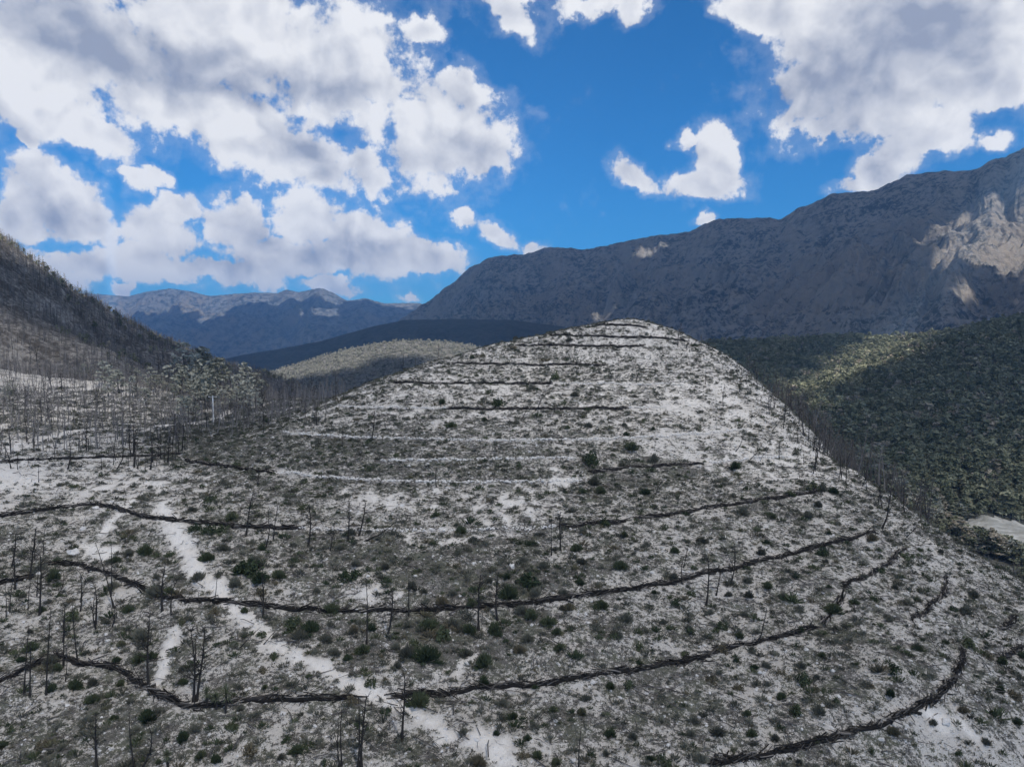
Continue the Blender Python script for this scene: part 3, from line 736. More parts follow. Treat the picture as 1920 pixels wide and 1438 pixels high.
def scatter(name, temps, pos, scale, mat, tint=None, tilt=.08, ang=None, kind='stuff', smooth=False, zs=None, label=None):
    n = len(pos); which = rng.integers(0, len(temps), n)
    Vs, Fs, Ts, o = [], [], [], 0
    ang = rng.uniform(0, 2 * math.pi, n) if ang is None else ang
    tx, ty = rng.normal(0, tilt, (2, n))
    for k, (TV, TF) in enumerate(temps):
        m = np.where(which == k)[0]
        if not len(m): continue
        c, s = np.cos(ang[m])[:, None], np.sin(ang[m])[:, None]
        x = TV[None, :, 0] * c - TV[None, :, 1] * s; y = TV[None, :, 0] * s + TV[None, :, 1] * c; zz = np.broadcast_to(TV[None, :, 2], x.shape)
        if zs is not None: zz = zz * zs[m][:, None]
        x = x + zz * tx[m][:, None]; y = y + zz * ty[m][:, None]
        V = np.stack([x, y, zz], -1) * scale[m][:, None, None] + pos[m][:, None]
        Vs.append(V.reshape(-1, 3)); F_ = (TF[None] + (np.arange(len(m)) * len(TV))[:, None, None] + o).reshape(-1, TF.shape[1]); Fs.append(F_); o += V.shape[0] * V.shape[1]
        tn = (tint[m] if tint is not None else rng.uniform(0, 1, len(m))); Ts.append(np.repeat(tn, len(TV)))
    ob = mesh_np(name, np.concatenate(Vs), np.concatenate(Fs), mat, attrs={'tint': np.concatenate(Ts)}, smooth=smooth)
    if kind: ob['kind'] = kind
    if label: ob['label'] = label
    return ob

def leaf_mat(a, b, c=None, rnd=True):
    def f(T):
        t = T.n('ShaderNodeAttribute', attribute_name='tint').outputs['Fac']
        if rnd: t = T.m('FRACT', T.m('ADD', t, T.n('ShaderNodeObjectInfo').outputs['Random']))
        pos = T.n('ShaderNodeNewGeometry').outputs['Position']
        n = T.noise(pos, 2.2, 3, .6)
        u = T.m('MULTIPLY_ADD', T.m('SUBTRACT', n, .5), .9, t, clamp=True)
        col = T.mix(u, a, b)
        if c: col = T.mix(T.step(t, .78, .9), col, c)
        return col, None, 0
    return f
M_SHRUB = material('shrub_leaves', leaf_mat((.034, .050, .028), (.105, .122, .070), (.13, .115, .08)))
M_SHRUBG = material('grey_shrub_twigs', leaf_mat((.065, .068, .055), (.16, .162, .13)))
M_TUFT = material('dry_tufts', leaf_mat((.075, .074, .064), (.22, .222, .18), (.38, .375, .34)))
M_PINE = material('pine_needles', leaf_mat((.11, .125, .075), (.36, .36, .245), (.36, .32, .25)))
M_PINEP = material('pale_pine_needles', leaf_mat((.22, .225, .18), (.42, .42, .36)))
M_CHAR = material('charred_wood', lambda T: (T.mix(T.noise(T.n('ShaderNodeNewGeometry').outputs['Position'], 3.0, 4, .6), (.010, .010, .010), (.052, .049, .047)), None, 0))
M_ASH = material('greyed_dead_twigs', lambda T: (T.mix(T.n('ShaderNodeAttribute', attribute_name='tint').outputs['Fac'], (.07, .066, .065), (.30, .285, .28)), None, 0))
M_BARK = material('pine_bark', lambda T: (T.mix(T.noise(T.n('ShaderNodeNewGeometry').outputs['Position'], 2.0, 3, .6), (.04, .037, .034), (.11, .10, .095)), None, 0))
M_STONE = material('pale_limestone', lambda T: (T.mix(T.noise(T.n('ShaderNodeNewGeometry').outputs['Position'], 3.0, 4, .6), (.42, .415, .41), (.80, .79, .78)), T.noise(T.n('ShaderNodeNewGeometry').outputs['Position'], 9.0, 4, .6), .05))
M_BRUSH = material('charred_brush', lambda T: (T.mix(T.n('ShaderNodeAttribute', attribute_name='tint').outputs['Fac'], (.016, .015, .0145), (.20, .185, .17)), None, 0))
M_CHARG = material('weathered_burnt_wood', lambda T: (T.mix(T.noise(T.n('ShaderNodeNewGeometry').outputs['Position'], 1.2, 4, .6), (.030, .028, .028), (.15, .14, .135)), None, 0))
M_ROW = material('stacked_limestone', lambda T: (T.mix(T.noise(T.n('ShaderNodeNewGeometry').outputs['Position'], 3.0, 4, .6), (.64, .62, .59), (.86, .83, .80)), None, 0))
M_YUCCA = material('yucca_blades', leaf_mat((.055, .068, .042), (.13, .15, .09)))
M_CONC = material('white_concrete', lambda T: (T.mix(T.noise(T.n('ShaderNodeNewGeometry').outputs['Position'], 2.0, 4, .6), (.72, .72, .71), (.82, .82, .81)), None, 0))
M_METAL = material('galvanised_steel', lambda T: (T.mix(.5, (.4, .4, .4), (.5, .5, .5)), None, 0), .5)
M_CUT = material('cut_wood_face', lambda T: (T.mix(T.noise(T.n('ShaderNodeNewGeometry').outputs['Position'], 14.0, 3, .6), (.6, .57, .52), (.78, .75, .70)), None, 0))
def bed_mat(T):
    pos = T.n('ShaderNodeNewGeometry').outputs['Position']
    n = T.noise(T.mapping(pos, rot=(0, 0, R(20)), sc=(.25, 1, 1)), .35, 5, .65)
    return T.mix(T.step(n, .38, .62), (.34, .335, .30), (.56, .55, .51)), n, .3
M_BED = material('dry_riverbed_gravel', bed_mat)

# dry riverbed on the valley floor
BEDP = [(1765, 972), (1805, 974), (1850, 984), (1920, 999), (2080, 1030), (2080, 1100), (1920, 1050), (1860, 1030), (1800, 1012), (1770, 998)]
bedq = hit([a for a, b in BEDP], [b for a, b in BEDP])
BEDXY = [(180, 300), (205, 303), (230, 297), (290, 294), (290, 228), (208, 242), (184, 254), (170, 270), (174, 296)]
bw_ = fbm(GX[:-1, :-1] / 14, GY[:-1, :-1] / 14, 4, 63) * 7
bm_ = in_poly(GX[:-1, :-1] + bw_, GY[:-1, :-1] - bw_, BEDXY)
qb = quads[bm_]; ub, ib = np.unique(qb, return_inverse=True)
if len(ub):
    o = mesh_np('riverbed', np.stack([GX.ravel()[ub], GY.ravel()[ub], GZ.ravel()[ub] + .12], -1), ib.reshape(-1, 4), M_BED); o['kind'] = 'structure'

# ------------------------------------------------------------------ where things stand
PXS, PYS = to_px, None
def zone_px(x, y, z): return to_px(x, y, z)
# contour barriers
ORD = ['first','second','third','fourth','fifth','sixth','seventh','eighth','ninth','tenth','eleventh','twelfth','thirteenth','fourteenth','fifteenth','sixteenth','seventeenth','eighteenth','nineteenth','twentieth',
 'twenty-first','twenty-second','twenty-third','twenty-fourth','twenty-fifth','twenty-sixth','twenty-seventh','twenty-eighth','twenty-ninth','thirtieth']
def ordw(i):
    if i < 30: return ORD[i]
    n = i + 1; suf = 'th' if 10 <= n % 100 <= 20 else {1: 'st', 2: 'nd', 3: 'rd'}.get(n % 10, 'th')
    return '%d%s' % (n, suf)
def along(pts, step_):
    q = hit([a for a, b in pts], [b for a, b in pts]); q = q[~np.isnan(q[:, 0])]
    # densify in picture space so the line stays on the ground
    dp = []
    for (x0, y0), (x1, y1) in zip(pts[:-1], pts[1:]):
        for t in np.linspace(0, 1, max(3, int(abs(x1 - x0) / 12)), endpoint=False): dp.append((x0 + (x1 - x0) * t, y0 + (y1 - y0) * t))
    dp.append(pts[-1]); dp = np.array(dp, float)
    q = hit(dp[:, 0], dp[:, 1]); q = q[~np.isnan(q[:, 0])]
    xy = q[:, :2]
    # guard against jumps where the sight line grazes a bump
    keep = [0]
    for i in range(1, len(xy)):
        if np.linalg.norm(xy[i] - xy[keep[-1]]) < 14: keep.append(i)
    xy = xy[keep]
    k = np.array([.25, .5, .25])
    for _ in range(4):
        if len(xy) > 4: xy[1:-1] = xy[:-2] * .25 + xy[1:-1] * .5 + xy[2:] * .25
    s = np.concatenate([[0], np.cumsum(np.linalg.norm(np.diff(xy, axis=0), axis=1))])
    n = max(2, int(s[-1] / step_)); u = np.linspace(0, s[-1], n)
    return np.stack([np.interp(u, s, xy[:, 0]), np.interp(u, s, xy[:, 1])], -1), s[-1]
LINES = []
def brush_barrier(pts, label, wide=.31, high=.37, dens=1.0, group='dark brush barriers laid along the contours', ragged=0.0):
    r = np.random.default_rng(len(label) * 31 + len(pts))
    xy, L = along(pts, .5); LINES.append(xy)
    tg = np.gradient(xy, axis=0); tg /= np.linalg.norm(tg, axis=1)[:, None] + 1e-9; nm = np.stack([-tg[:, 1], tg[:, 0]], -1)
    xy = xy + nm * (fbm(np.arange(len(xy)) / 9.0, np.zeros(len(xy)) + len(label), 3, 5) * .5)[:, None]
    n = int(L * 17 * dens); parts = []; tn = []
    dcam = float(np.hypot(*xy.mean(0))); fat = 1 + max(0, dcam - 60) / 130
    for k in range(n):
        i = r.integers(0, len(xy)); 
        if ragged and fbm(np.array([i / 10.0]), np.array([3.3]), 2, 8)[0] < ragged - .35: continue
        big = r.random() < .38
        l = r.uniform(.6, 1.9) if big else r.uniform(.3, 1.0); a = r.normal(0, .28 if big else .8)
        d = tg[i] * math.cos(a) + nm[i] * math.sin(a)
        wv_ = 1 + .6 * float(fbm(np.array([i / 7.0]), np.array([len(label) * 1.7]), 2, 4)[0])
        off = r.normal(0, wide * .42 * wv_); h = high * (1 - min(1, abs(off) / wide) ** 2) * r.uniform(.05, 1)
        c = xy[i] + nm[i] * off; rr = (r.uniform(.028, .065) if big else r.uniform(.010, .026)) * fat
        e0 = c - d * l / 2; e1 = c + d * l / 2
        z0, zm, z1 = (float(H(np.array([p[0]]), np.array([p[1]]))[0]) for p in (e0, c, e1))
        tl = r.normal(0, .07 if big else .22) * l
        p = np.array([[*e0, z0 + h - tl], [*(c + nm[i] * r.normal(0, .05)), max(zm, (z0 + z1) / 2) + h + .02], [*e1, z1 + h + tl]])
        parts.append(tube(p, np.array([1, .95, .75]) * rr, 5 if big else 3)); tn.append(np.full(len(parts[-1][0]), r.choice([0, .15, .35, 1.0], p=[.45, .3, .17, .08])))
    s0 = slice(None, None, 2); cp = xy[s0]; cz = H(cp[:, 0], cp[:, 1])
    cr2 = high * .40 * (1 + .75 * fbm(np.arange(len(cp)) / 2.0, np.zeros(len(cp)), 3, 9)) * (.75 if ragged else 1.0)
    parts.append(tube(np.stack([cp[:, 0], cp[:, 1], cz + high * .12], -1), cr2 * 1.05, 7))
    tn.append(np.zeros(len(parts[-1][0])))
    V, Fq = join(parts)
    cen = np.array([V[:, 0].mean(), V[:, 1].mean(), V[:, 2].min()])
    o = mesh_np('brush_barrier', V - cen, Fq, M_BRUSH, smooth=True, attrs={'tint': np.concatenate(tn)}); o.location = cen
    return tag(o, label, 'brush barrier', group)
def stone_row(pts, label, size=.115):
    r = np.random.default_rng(len(label) * 7)
    xy, L = along(pts, .5); LINES.append(xy); n = int(L * 12); i = r.uniform(0, len(xy) - 1.01, n); k = i.astype(int); u = (i - k)[:, None]
    p = xy[k] * (1 - u) + xy[k + 1] * u + r.normal(0, .07, (n, 2))
    dcam = float(np.hypot(*xy.mean(0)))
    pos = np.concatenate([p, (H(p[:, 0], p[:, 1]) + r.uniform(.04, .34, n))[:, None]], 1)
    o = scatter('stone_row', [stone(s) for s in range(5)], pos, r.uniform(.6, 1.4, n) * size, M_ROW, kind=None)
    return tag(o, label, 'stone row', 'pale stone rows laid along the contours')
brush_barrier([(740,1305),(820,1300),(900,1295),(1050,1278),(1200,1255),(1280,1242),(1360,1218),(1400,1210),(1460,1195),(1530,1178)], 'long dark brush barrier rising right from the white scar across the lower slope')
brush_barrier([(105,1230),(130,1240),(170,1245),(210,1250),(250,1275),(300,1305),(330,1320),(355,1328),(400,1325),(480,1315),(570,1312),(672,1311)], 'dark brush barrier sagging through the gully at lower left, ending at the white scar')
brush_barrier([(-40,1292),(0,1278),(45,1258),(75,1243)], 'short dark brush barrier cut by the left frame edge below the lower gully')
brush_barrier([(75,1062),(110,1055),(150,1060),(190,1070),(225,1088),(260,1097),(280,1115),(330,1125),(430,1130),(530,1140),(650,1147),(760,1146),(860,1142),(960,1135),(1030,1128),(1100,1118),(1200,1102),(1280,1090),(1350,1072),(1420,1055),(1500,1035),(1560,1020),(1640,998)],
    'longest dark brush barrier, sweeping across the whole middle slope in a shallow bow')
brush_barrier([(-40,1105),(0,1097),(30,1090),(58,1083)], 'short dark brush barrier at the left edge, level with the longest one')
brush_barrier([(-40,975),(0,968),(90,957),(140,948),(180,945),(210,950),(235,963),(290,973),(370,982),(470,990),(560,992)], 'dark brush barrier crossing the white scar in the upper left, peaked over a gully')
brush_barrier([(1060,990),(1100,984),(1172,978)], 'short dark brush barrier extending the right end of the longest stone row')
brush_barrier([(1200,972),(1240,967),(1280,962),(1340,952),(1400,942),(1460,934),(1540,922)], 'dark brush barrier climbing gently to the right crest below a patch of green shrubs')
brush_barrier([(1700,1030),(1680,1045),(1650,1068),(1610,1085),(1580,1102)], 'thin dark brush barrier slanting down near the right crest', .28, .25, .8)
brush_barrier([(1580,1105),(1575,1130),(1560,1150),(1548,1168)], 'ragged brush barrier overgrown with a bush, upslope of the lowest barrier tip', .5, .3, .7, ragged=.3)
brush_barrier([(1775,1082),(1772,1110),(1755,1132),(1735,1148),(1710,1163)], 'thin broken brush barrier hooking down the right flank', .26, .22, .8)
brush_barrier([(1805,1220),(1806,1240),(1795,1262),(1782,1290),(1760,1310),(1725,1330),(1690,1345),(1640,1362),(1560,1385),(1500,1402),(1450,1410),(1400,1420),(1340,1437)], 'dark brush barrier curving round the bottom right corner of the slope')
brush_barrier([(1905,1155),(1895,1170),(1880,1180)], 'tiny dark brush barrier at the right frame edge, upper of two', .3, .25, .8)
brush_barrier([(1918,1212),(1900,1225),(1872,1233)], 'tiny dark brush barrier at the right frame edge, lower of two', .3, .25, .8)
brush_barrier([(348,864),(375,870),(400,873),(430,877),(470,882),(515,886)], 'dark brush barrier leading into a stone row from the left edge of the nose')
brush_barrier([(0,867),(60,863),(100,861),(200,858),(280,855),(340,851)], 'faint dark brush barrier behind burnt trunks on the pale flat at left', .3, .25, .8)
brush_barrier([(1110,886),(1130,884),(1160,880),(1200,877),(1250,873),(1310,869)], 'dark brush barrier right of a stone row in the middle of the hill', .3, .3)
brush_barrier([(840,767),(900,768),(1000,768),(1100,768),(1175,766)], 'dark brush barrier between two leaning burnt trees, halfway up the hill', .4, .4)
brush_barrier([(740,719),(800,720),(900,720),(1034,720)], 'dark brush barrier on the upper hill, third below the summit', .4, .4)
brush_barrier([(850,683),(900,683),(960,684),(1050,685),(1134,685)], 'dark brush barrier on the upper hill, shorter and above the third', .4, .4)
brush_barrier([(973,648),(1050,649),(1120,650),(1203,650)], 'dark brush barrier just under the summit, straight and ending abruptly at right', .42, .42)
brush_barrier([(1033,630),(1100,631),(1150,632),(1200,633),(1240,635),(1285,640)], 'dark brush barrier near the summit, running right to a branchy dead tree', .42, .42)
brush_barrier([(1120,611),(1150,610),(1180,611),(1207,614)], 'topmost and shortest dark brush barrier on the summit', .42, .42)
stone_row([(560,992),(590,994),(700,996),(800,997),(880,996),(980,993),(1060,989)], 'longest pale stone row, joining two dark barriers across the middle of the hill')
stone_row([(515,886),(560,891),(620,897),(680,901),(780,905),(880,906),(980,905),(1100,902)], 'pale stone row continuing from the dark barrier at the left of the nose', .15)
stone_row([(715,865),(800,864),(900,863),(1000,861),(1080,860)], 'short straight pale stone row between two longer ones', .15)
stone_row([(530,812),(580,817),(640,820),(740,823),(860,826),(960,827),(1080,826),(1180,822),(1280,818),(1340,812),(1400,806)], 'very long pale stone row spanning the hill from left edge to bright right flank', .15)
stone_row([(632,762),(680,764),(760,766),(838,767)], 'pale stone row at the left end of the halfway barrier', .15)
stone_row([(1180,766),(1210,765),(1250,765)], 'little pale stone row right of the halfway barrier', .15)
stone_row([(1034,720),(1100,720),(1207,722),(1280,722)], 'pale stone row running right from the third barrier below the summit', .15)
stone_row([(1330,868),(1400,862),(1480,856)], 'faint pale stone row crossing the bright right flank', .15)
# ------------------------------------------------------------------ burnt trees
def c4(l): return [(a / 2.4875, 860 + b / 2.4875, c / 2.4875, 860 + d / 2.4875, k) for a, b, c, d, k in l]
def c5(l): return [(640 + a / 2.4875, 860 + b / 2.4875, 640 + c / 2.4875, 860 + d / 2.4875, k) for a, b, c, d, k in l]
def c6(l): return [(1280 + a / 2.4875, 860 + b / 2.4875, 1280 + c / 2.4875, 860 + d / 2.4875, k) for a, b, c, d, k in l]
def c3(l): return [(1280 + a / 2.995, 400 + b / 2.995, 1280 + c / 2.995, 400 + d / 2.995, k) for a, b, c, d, k in l]
def c2(l): return [(640 + a / 2.995, 400 + b / 2.995, 640 + c / 2.995, 400 + d / 2.995, k) for a, b, c, d, k in l]
def c1(l): return [(a / 2.995, 400 + b / 2.995, c / 2.995, 400 + d / 2.995, k) for a, b, c, d, k in l]
p_, b_, k_, f_ = 'pole', 'branchy', 'crooked', 'forked'
TREES = c4([(140,565,165,330,b_),(70,610,65,430,b_),(28,745,25,590,p_),(45,715,62,560,p_),(130,705,145,560,p_),(185,730,187,440,b_),(172,640,180,500,p_),(265,640,295,530,k_),(375,670,378,550,p_),(530,695,445,390,p_),
 (517,640,518,400,p_),(757,710,770,500,b_),(800,728,832,555,k_),(998,680,1012,530,p_),(1227,740,1222,540,b_),(545,740,540,640,p_),(1148,360,1182,150,b_),(1240,415,1250,235,f_),(1275,380,1300,195,p_),(1438,410,1443,215,b_),(1540,430,1560,290,f_),
 (1202,130,1203,40,b_),(402,140,408,85,k_),(180,110,182,15,p_),(692,1045,697,735,b_),(902,1130,888,790,b_),(908,1132,915,820,p_),(917,1128,955,790,b_),(112,1100,135,770,p_),(138,1110,140,850,p_),(215,1100,237,700,p_),(295,970,290,700,p_),
 (305,1035,310,880,p_),(365,960,338,680,p_),(450,1440,447,1190,b_),(627,1440,602,1180,p_),(665,1440,690,1235,k_),(875,745,877,680,p_),(1585,1440,1580,1230,f_),(1120,880,1215,785,p_),(1230,865,1330,755,p_),(1418,800,1418,715,p_),(655,1030,600,925,p_),
 (95,1425,96,1330,p_),(520,1440,530,1370,p_),(715,1440,716,1390,p_),(400,310,402,260,k_),(385,560,330,500,k_)])
TREES += c5([(30,385,36,185,b_),(82,360,112,195,b_),(117,382,262,285,k_),(443,133,447,28,b_),(1022,430,1022,245,b_),(980,450,980,285,p_),(118,862,115,555,p_),(215,832,238,600,b_),(315,735,316,535,p_),(640,800,650,540,b_),(646,705,668,600,p_),
 (727,752,731,540,b_),(1590,585,1592,480,b_),(283,1312,296,1010,b_),(78,1440,80,1110,p_),(93,1440,117,1105,b_),(1107,1440,1119,1235,p_),(1466,170,1522,85,k_),(1010,860,900,795,p_),(2,1430,5,1130,p_)])
TREES += c6([(110,682,118,460,b_),(157,636,185,510,b_),(228,572,238,385,f_),(4,507,27,405,b_),(343,866,392,695,k_),(930,326,975,130,k_),(1044,366,1112,285,k_),(728,106,736,-5,p_),(545,105,540,55,k_),(1530,640,1530,585,k_),(610,70,625,-10,b_)])
TREES += c3([(97,780,105,680,f_),(135,755,168,690,k_),(22,755,42,690,f_),(5,662,8,600,p_),(128,960,130,880,b_),(228,1085,236,955,f_),(320,1002,326,930,b_),(350,1062,366,1010,p_),(438,1077,440,1015,b_),(480,1102,497,1045,k_),(505,1217,552,1135,k_),
 (588,1237,602,1160,p_),(625,1222,627,1170,p_),(718,1302,724,1215,p_),(744,1440,748,1175,p_),(753,1400,771,1255,f_),(795,1357,822,1280,k_),(298,1337,350,1235,k_),(380,1382,443,1295,k_),(438,1392,472,1340,k_),(543,1377,546,1280,b_),(680,1412,682,1330,p_),
 (885,1437,889,1345,p_),(925,1440,936,1380,p_),(345,900,350,850,b_)])
TREES += c2([(365,1097,372,1028,k_),(170,1272,186,1110,b_),(70,1162,70,1070,p_),(1020,1147,1062,1030,f_),(1104,1102,1192,988,k_),(1185,1142,1200,1060,f_),(1330,1142,1330,1065,b_),(1313,1132,1315,1040,p_),(1655,952,1680,855,f_),(540,850,546,735,b_),
 (348,892,350,790,b_),(418,862,418,790,p_),(5,1312,8,1200,p_),(1250,980,1250,930,p_),(400,1190,270,1155,k_)])
TREES += [(1271, 648, 1279, 604, f_), (1286, 653, 1294, 628, f_)]
TREES += c1([(380,1438,392,1290,b_),(570,1438,572,1310,p_),(637,1412,642,1290,p_),(655,1440,682,1285,k_),(752,1430,757,1290,p_),(720,1415,722,1330,p_),(845,1440,850,1250,b_),(858,1400,861,1240,p_),(905,1382,906,1215,b_),(1003,1342,1010,1175,p_),
 (1022,1332,1032,1185,b_),(925,1402,930,1280,p_),(945,1405,947,1290,p_),(62,1432,15,1290,k_),(100,1438,102,1350,b_),(155,1420,158,1360,b_),(815,1440,816,1340,p_),(735,1380,738,1290,p_),(965,1400,968,1290,p_),(985,1390,988,1260,p_),(880,1420,884,1300,p_),(775,1440,776,1330,p_),
 (55,1205,105,1115,k_),(30,1105,32,1040,b_),(75,1110,85,960,p_),(200,1145,205,1020,p_),(135,1140,145,1045,b_),(290,1080,292,960,p_),(255,1215,256,1130,p_),(292,1262,296,1180,b_),(520,1245,575,1195,k_),(540,1247,560,1200,k_),(590,1252,605,1190,f_),(285,1145,288,1060,f_),
 (497,1175,500,1100,b_),(570,1160,575,1090,p_),(140,1240,142,1190,p_),(180,1260,182,1200,p_),(638,1260,655,1200,p_),(415,1010,417,870,b_),(465,1080,467,1020,p_),(428,850,432,750,b_),(615,890,618,800,b_),(97,810,98,690,p_),(68,820,70,740,p_),(780,1135,790,1060,f_),
 (870,1180,878,1090,f_),(960,1170,972,1080,b_),(1340,1270,1343,1180,b_),(1420,1200,1425,1100,b_),(1400,1210,1402,1120,p_),(1365,1220,1370,1095,b_),(1310,1240,1314,1130,p_),(1290,1230,1292,1120,p_),(1480,1230,1484,1130,b_),(1510,1190,1513,1080,p_),(1540,1160,1542,1050,p_),
 (1660,1080,1665,940,b_),(1715,1150,1720,1030,b_),(1780,1190,1786,1060,b_),(1825,1175,1830,1050,p_),(1870,1080,1872,960,p_),(1625,1120,1620,1010,b_),(1690,1120,1700,1000,b_),(1750,1195,1752,1130,p_)])
SHAPES = {}
for kk in (p_, b_, k_, f_):
    SHAPES[kk] = []; SHAPES[kk + 'far'] = []
    for s in range(4):
        tr, brn = dead_tree(kk, 100 + s * 7 + len(kk))
        SHAPES[kk].append((mesh_np('trunk', tr[0], tr[1], M_CHAR, link=False), mesh_np('branches', brn[0], brn[1], M_CHAR, link=False)))
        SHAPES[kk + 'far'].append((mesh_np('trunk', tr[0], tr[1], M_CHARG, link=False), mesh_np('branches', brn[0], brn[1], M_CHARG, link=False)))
BARRIER_Z = [('below the lowest dark barrier', 1e9), ('between the two lowest long barriers', 0), ]
def lvl_y(px, z):  # picture height of a level line of the hill
    return None
BANDS = [(6, -7, 'on the upper hill'), (-7, -12.2, 'above the halfway barrier'), (-12.2, -15.2, 'below the halfway barrier'), (-15.2, -18.5, 'below the very long stone row'),
 (-18.5, -20.8, 'above the longest stone row'), (-20.8, -23.8, 'above the longest barrier'), (-23.8, -26.5, 'below the longest barrier'), (-26.5, -60, 'on the lowest slope')]
def where(p, px):
    if p[1] > 120 and p[0] < -0.27 * p[1]: return 'on the pale flat at left'
    side = 'left' if px < 640 else ('middle' if px < 1280 else 'right')
    for hi, lo, tx in BANDS:
        if p[2] > lo: return tx + {'left': ', left part', 'middle': ', middle part', 'right': ', right part'}[side]
    return 'on the far flank'
LOOK = {'pole': 'slender burnt pole tree', 'branchy': 'fine-branched burnt tree', 'crooked': 'crooked burnt tree', 'forked': 'forked burnt tree'}
placed = []
def plan_tree(bx, by, tx, ty, kind, snap=True):
    h = hit([bx], [by])[0]
    if np.isnan(h[0]): return
    top = ray(tx, ty); top = top * (h[1] / top[1])
    ax = top - h; L = np.linalg.norm(ax)
    if L < .8 or L > 14: return
    placed.append(dict(base=h, axis=ax / L, L=L, kind=kind, px=bx, py=by, lean=abs(ax[0]) / L))
for t in TREES: plan_tree(*t)
n_named = len(placed)
# the many other trunks of the pale flat and of the saddle
rt = np.random.default_rng(77)
AREAS = [([(0,690),(260,700),(420,720),(520,745),(640,755),(600,790),(500,800),(420,790),(330,850),(150,870),(0,880)], 78, (26, 62)), ([(225,850),(340,850),(345,880),(260,885)], 7, (40, 75)), ([(400,745),(640,745),(600,780),(430,800)], 20, (34, 62)), ([(1345,668),(1400,700),(1500,790),(1600,885),(1720,968),(1680,975),(1560,890),(1460,800),(1380,710)], 34, (26, 52)), ([(0,1000),(200,1000),(230,1180),(0,1230)], 8, (45, 85))]
for poly, n, (h0, h1) in AREAS:
    c = 0
    xs_ = [a for a, b in poly]; ys_ = [b for a, b in poly]
    while c < n:
        x = rt.uniform(min(xs_), max(xs_)); y = rt.uniform(min(ys_), max(ys_))
        if not in_poly(np.array([x]), np.array([y]), poly)[0]: continue
        hh = rt.uniform(h0, h1); plan_tree(x, y, x + rt.normal(0, hh * .07), y - hh, rt.choice([p_, b_, b_, p_, f_, k_], p=[.3, .25, .2, .05, .12, .08])); c += 1
from collections import defaultdict
for t in placed: t['lab'] = (LOOK[t['kind']], where(t['base'], t['px']))
grp = defaultdict(list)
for t in placed: grp[t['lab']].append(t)
for key, l in grp.items():
    l.sort(key=lambda t: t['px'])
    for i, t in enumerate(l):
        t['label'] = '%s %s' % key if len(l) == 1 else '%s %s, %s from the left' % (key[0], key[1], ordw(i))
for t in placed:
    root = empty('burnt_tree', t['base'])
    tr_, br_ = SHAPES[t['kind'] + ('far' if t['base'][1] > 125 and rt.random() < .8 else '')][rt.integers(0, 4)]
    q = Vector((0, 0, 1)).rotation_difference(Vector(t['axis']))
    rz = rt.uniform(0, 6.28) if t['kind'] != k_ else rt.choice([0, math.pi]) + rt.normal(0, .4)
    root.rotation_mode = 'QUATERNION'; root.rotation_quaternion = q @ Matrix.Rotation(rz, 3, 'Z').to_quaternion()
    thin = min(1.25, max(.8, 5.0 / t['L'])) * (1.0 if t['base'][1] < 120 else .72)
    root.scale = (t['L'],) * 3
    for nm_, me in (('trunk', tr_), ('branches', br_)):
        c = bpy.data.objects.new(nm_, me); COL.objects.link(c); c.parent = root
        if nm_ == 'trunk': c.scale = (thin, thin, 1) if t['kind'] in (p_, b_) else (1, 1, 1)
    tag(root, t['label'], 'burnt tree', 'bare trees killed by the fire')
# the burnt wood on the slope behind: past counting
LOD = []
for s in range(7):
    a, b = dead_tree(rt.choice([b_, b_, f_, p_]), 900 + s, 1); LOD.append(join([a, b]))
def world_fill(n, fn, rmin, rmax, a0, a1):
    a = rt.uniform(a0, a1, n); r = np.sqrt(rt.uniform(rmin ** 2, rmax ** 2, n)); x = r * np.sin(a); y = r * np.cos(a)
    z = H(x, y); px, py = to_px(x, y, z); m = fn(x, y, z, px, py)
    return np.stack([x, y, z], -1)[m], px[m], py[m]
HP = HILLP
def f_slope(x, y, z, px, py):
    return (px < 660) & (px > -150) & ~in_poly(x, y, HP) & visible(x, y, z + 4, .004) & (fbm(x / 30, y / 30, 3, 71) + rt.uniform(-.5, .5, len(x)) > -.25)
pos, px, py = world_fill(34000, f_slope, 190, 620, R(-46), R(-10))
o = scatter('burnt_wood', LOD, pos, rt.uniform(3, 6.2, len(pos)), M_ASH, tint=np.clip(rt.beta(1.3, 2, len(pos)) , 0, 1), tilt=.05, zs=rt.uniform(.85, 1.1, len(pos)), label='grey burnt wood of countless bare trunks on the slope at left'); o['kind'] = 'stuff'
def f_plat(x, y, z, px, py):
    return in_poly(x, y, HP) & (px < 650) & (x < -.17 * y) & (r_ok(x, y)) & visible(x, y, z + 3, .003)
def r_ok(x, y): return (np.hypot(x, y) > 130)
pos, px, py = world_fill(5200, f_plat, 135, 330, R(-46), R(-12))
scatter('burnt_saplings', LOD, pos, rt.uniform(1.8, 5.2, len(pos)), M_ASH, tint=rt.beta(1.3, 1.3, len(pos)), tilt=.12, label='low grey burnt saplings between the larger trunks on the pale flat')
def clear_bed(x, y, ztop):
    # the riverbed lies open: no crown stands up in front of it
    tpx, tpy = to_px(x, y, ztop)
    low = np.interp(tpx, [1760, 1800, 1840, 1880, 1920, 2050], [985, 1000, 1018, 1036, 1046, 1090])
    return (tpx < 1758) | (tpy > low) | (np.hypot(x, y) > 300)
def f_flank(x, y, z, px, py):
    e = (x - 55) / 60
    return (x > 50) & (y < 260) & (z < -14) & (z > -74) & ~visible(x, y, z, 0.0) & (visible(x, y, z + 9, .002) | (rt.random(len(x)) < .35)) & clear_bed(x, y, z + 7)
pos, px, py = world_fill(14000, f_flank, 95, 260, R(16), R(44))
pos = pos[:2600]
scatter('burnt_wood', LOD, pos, rt.uniform(4.5, 7.5, len(pos)), M_ASH, tint=rt.beta(1.0, 7, len(pos)), tilt=.16, label='dark grey burnt wood standing behind the right crest of the hill')

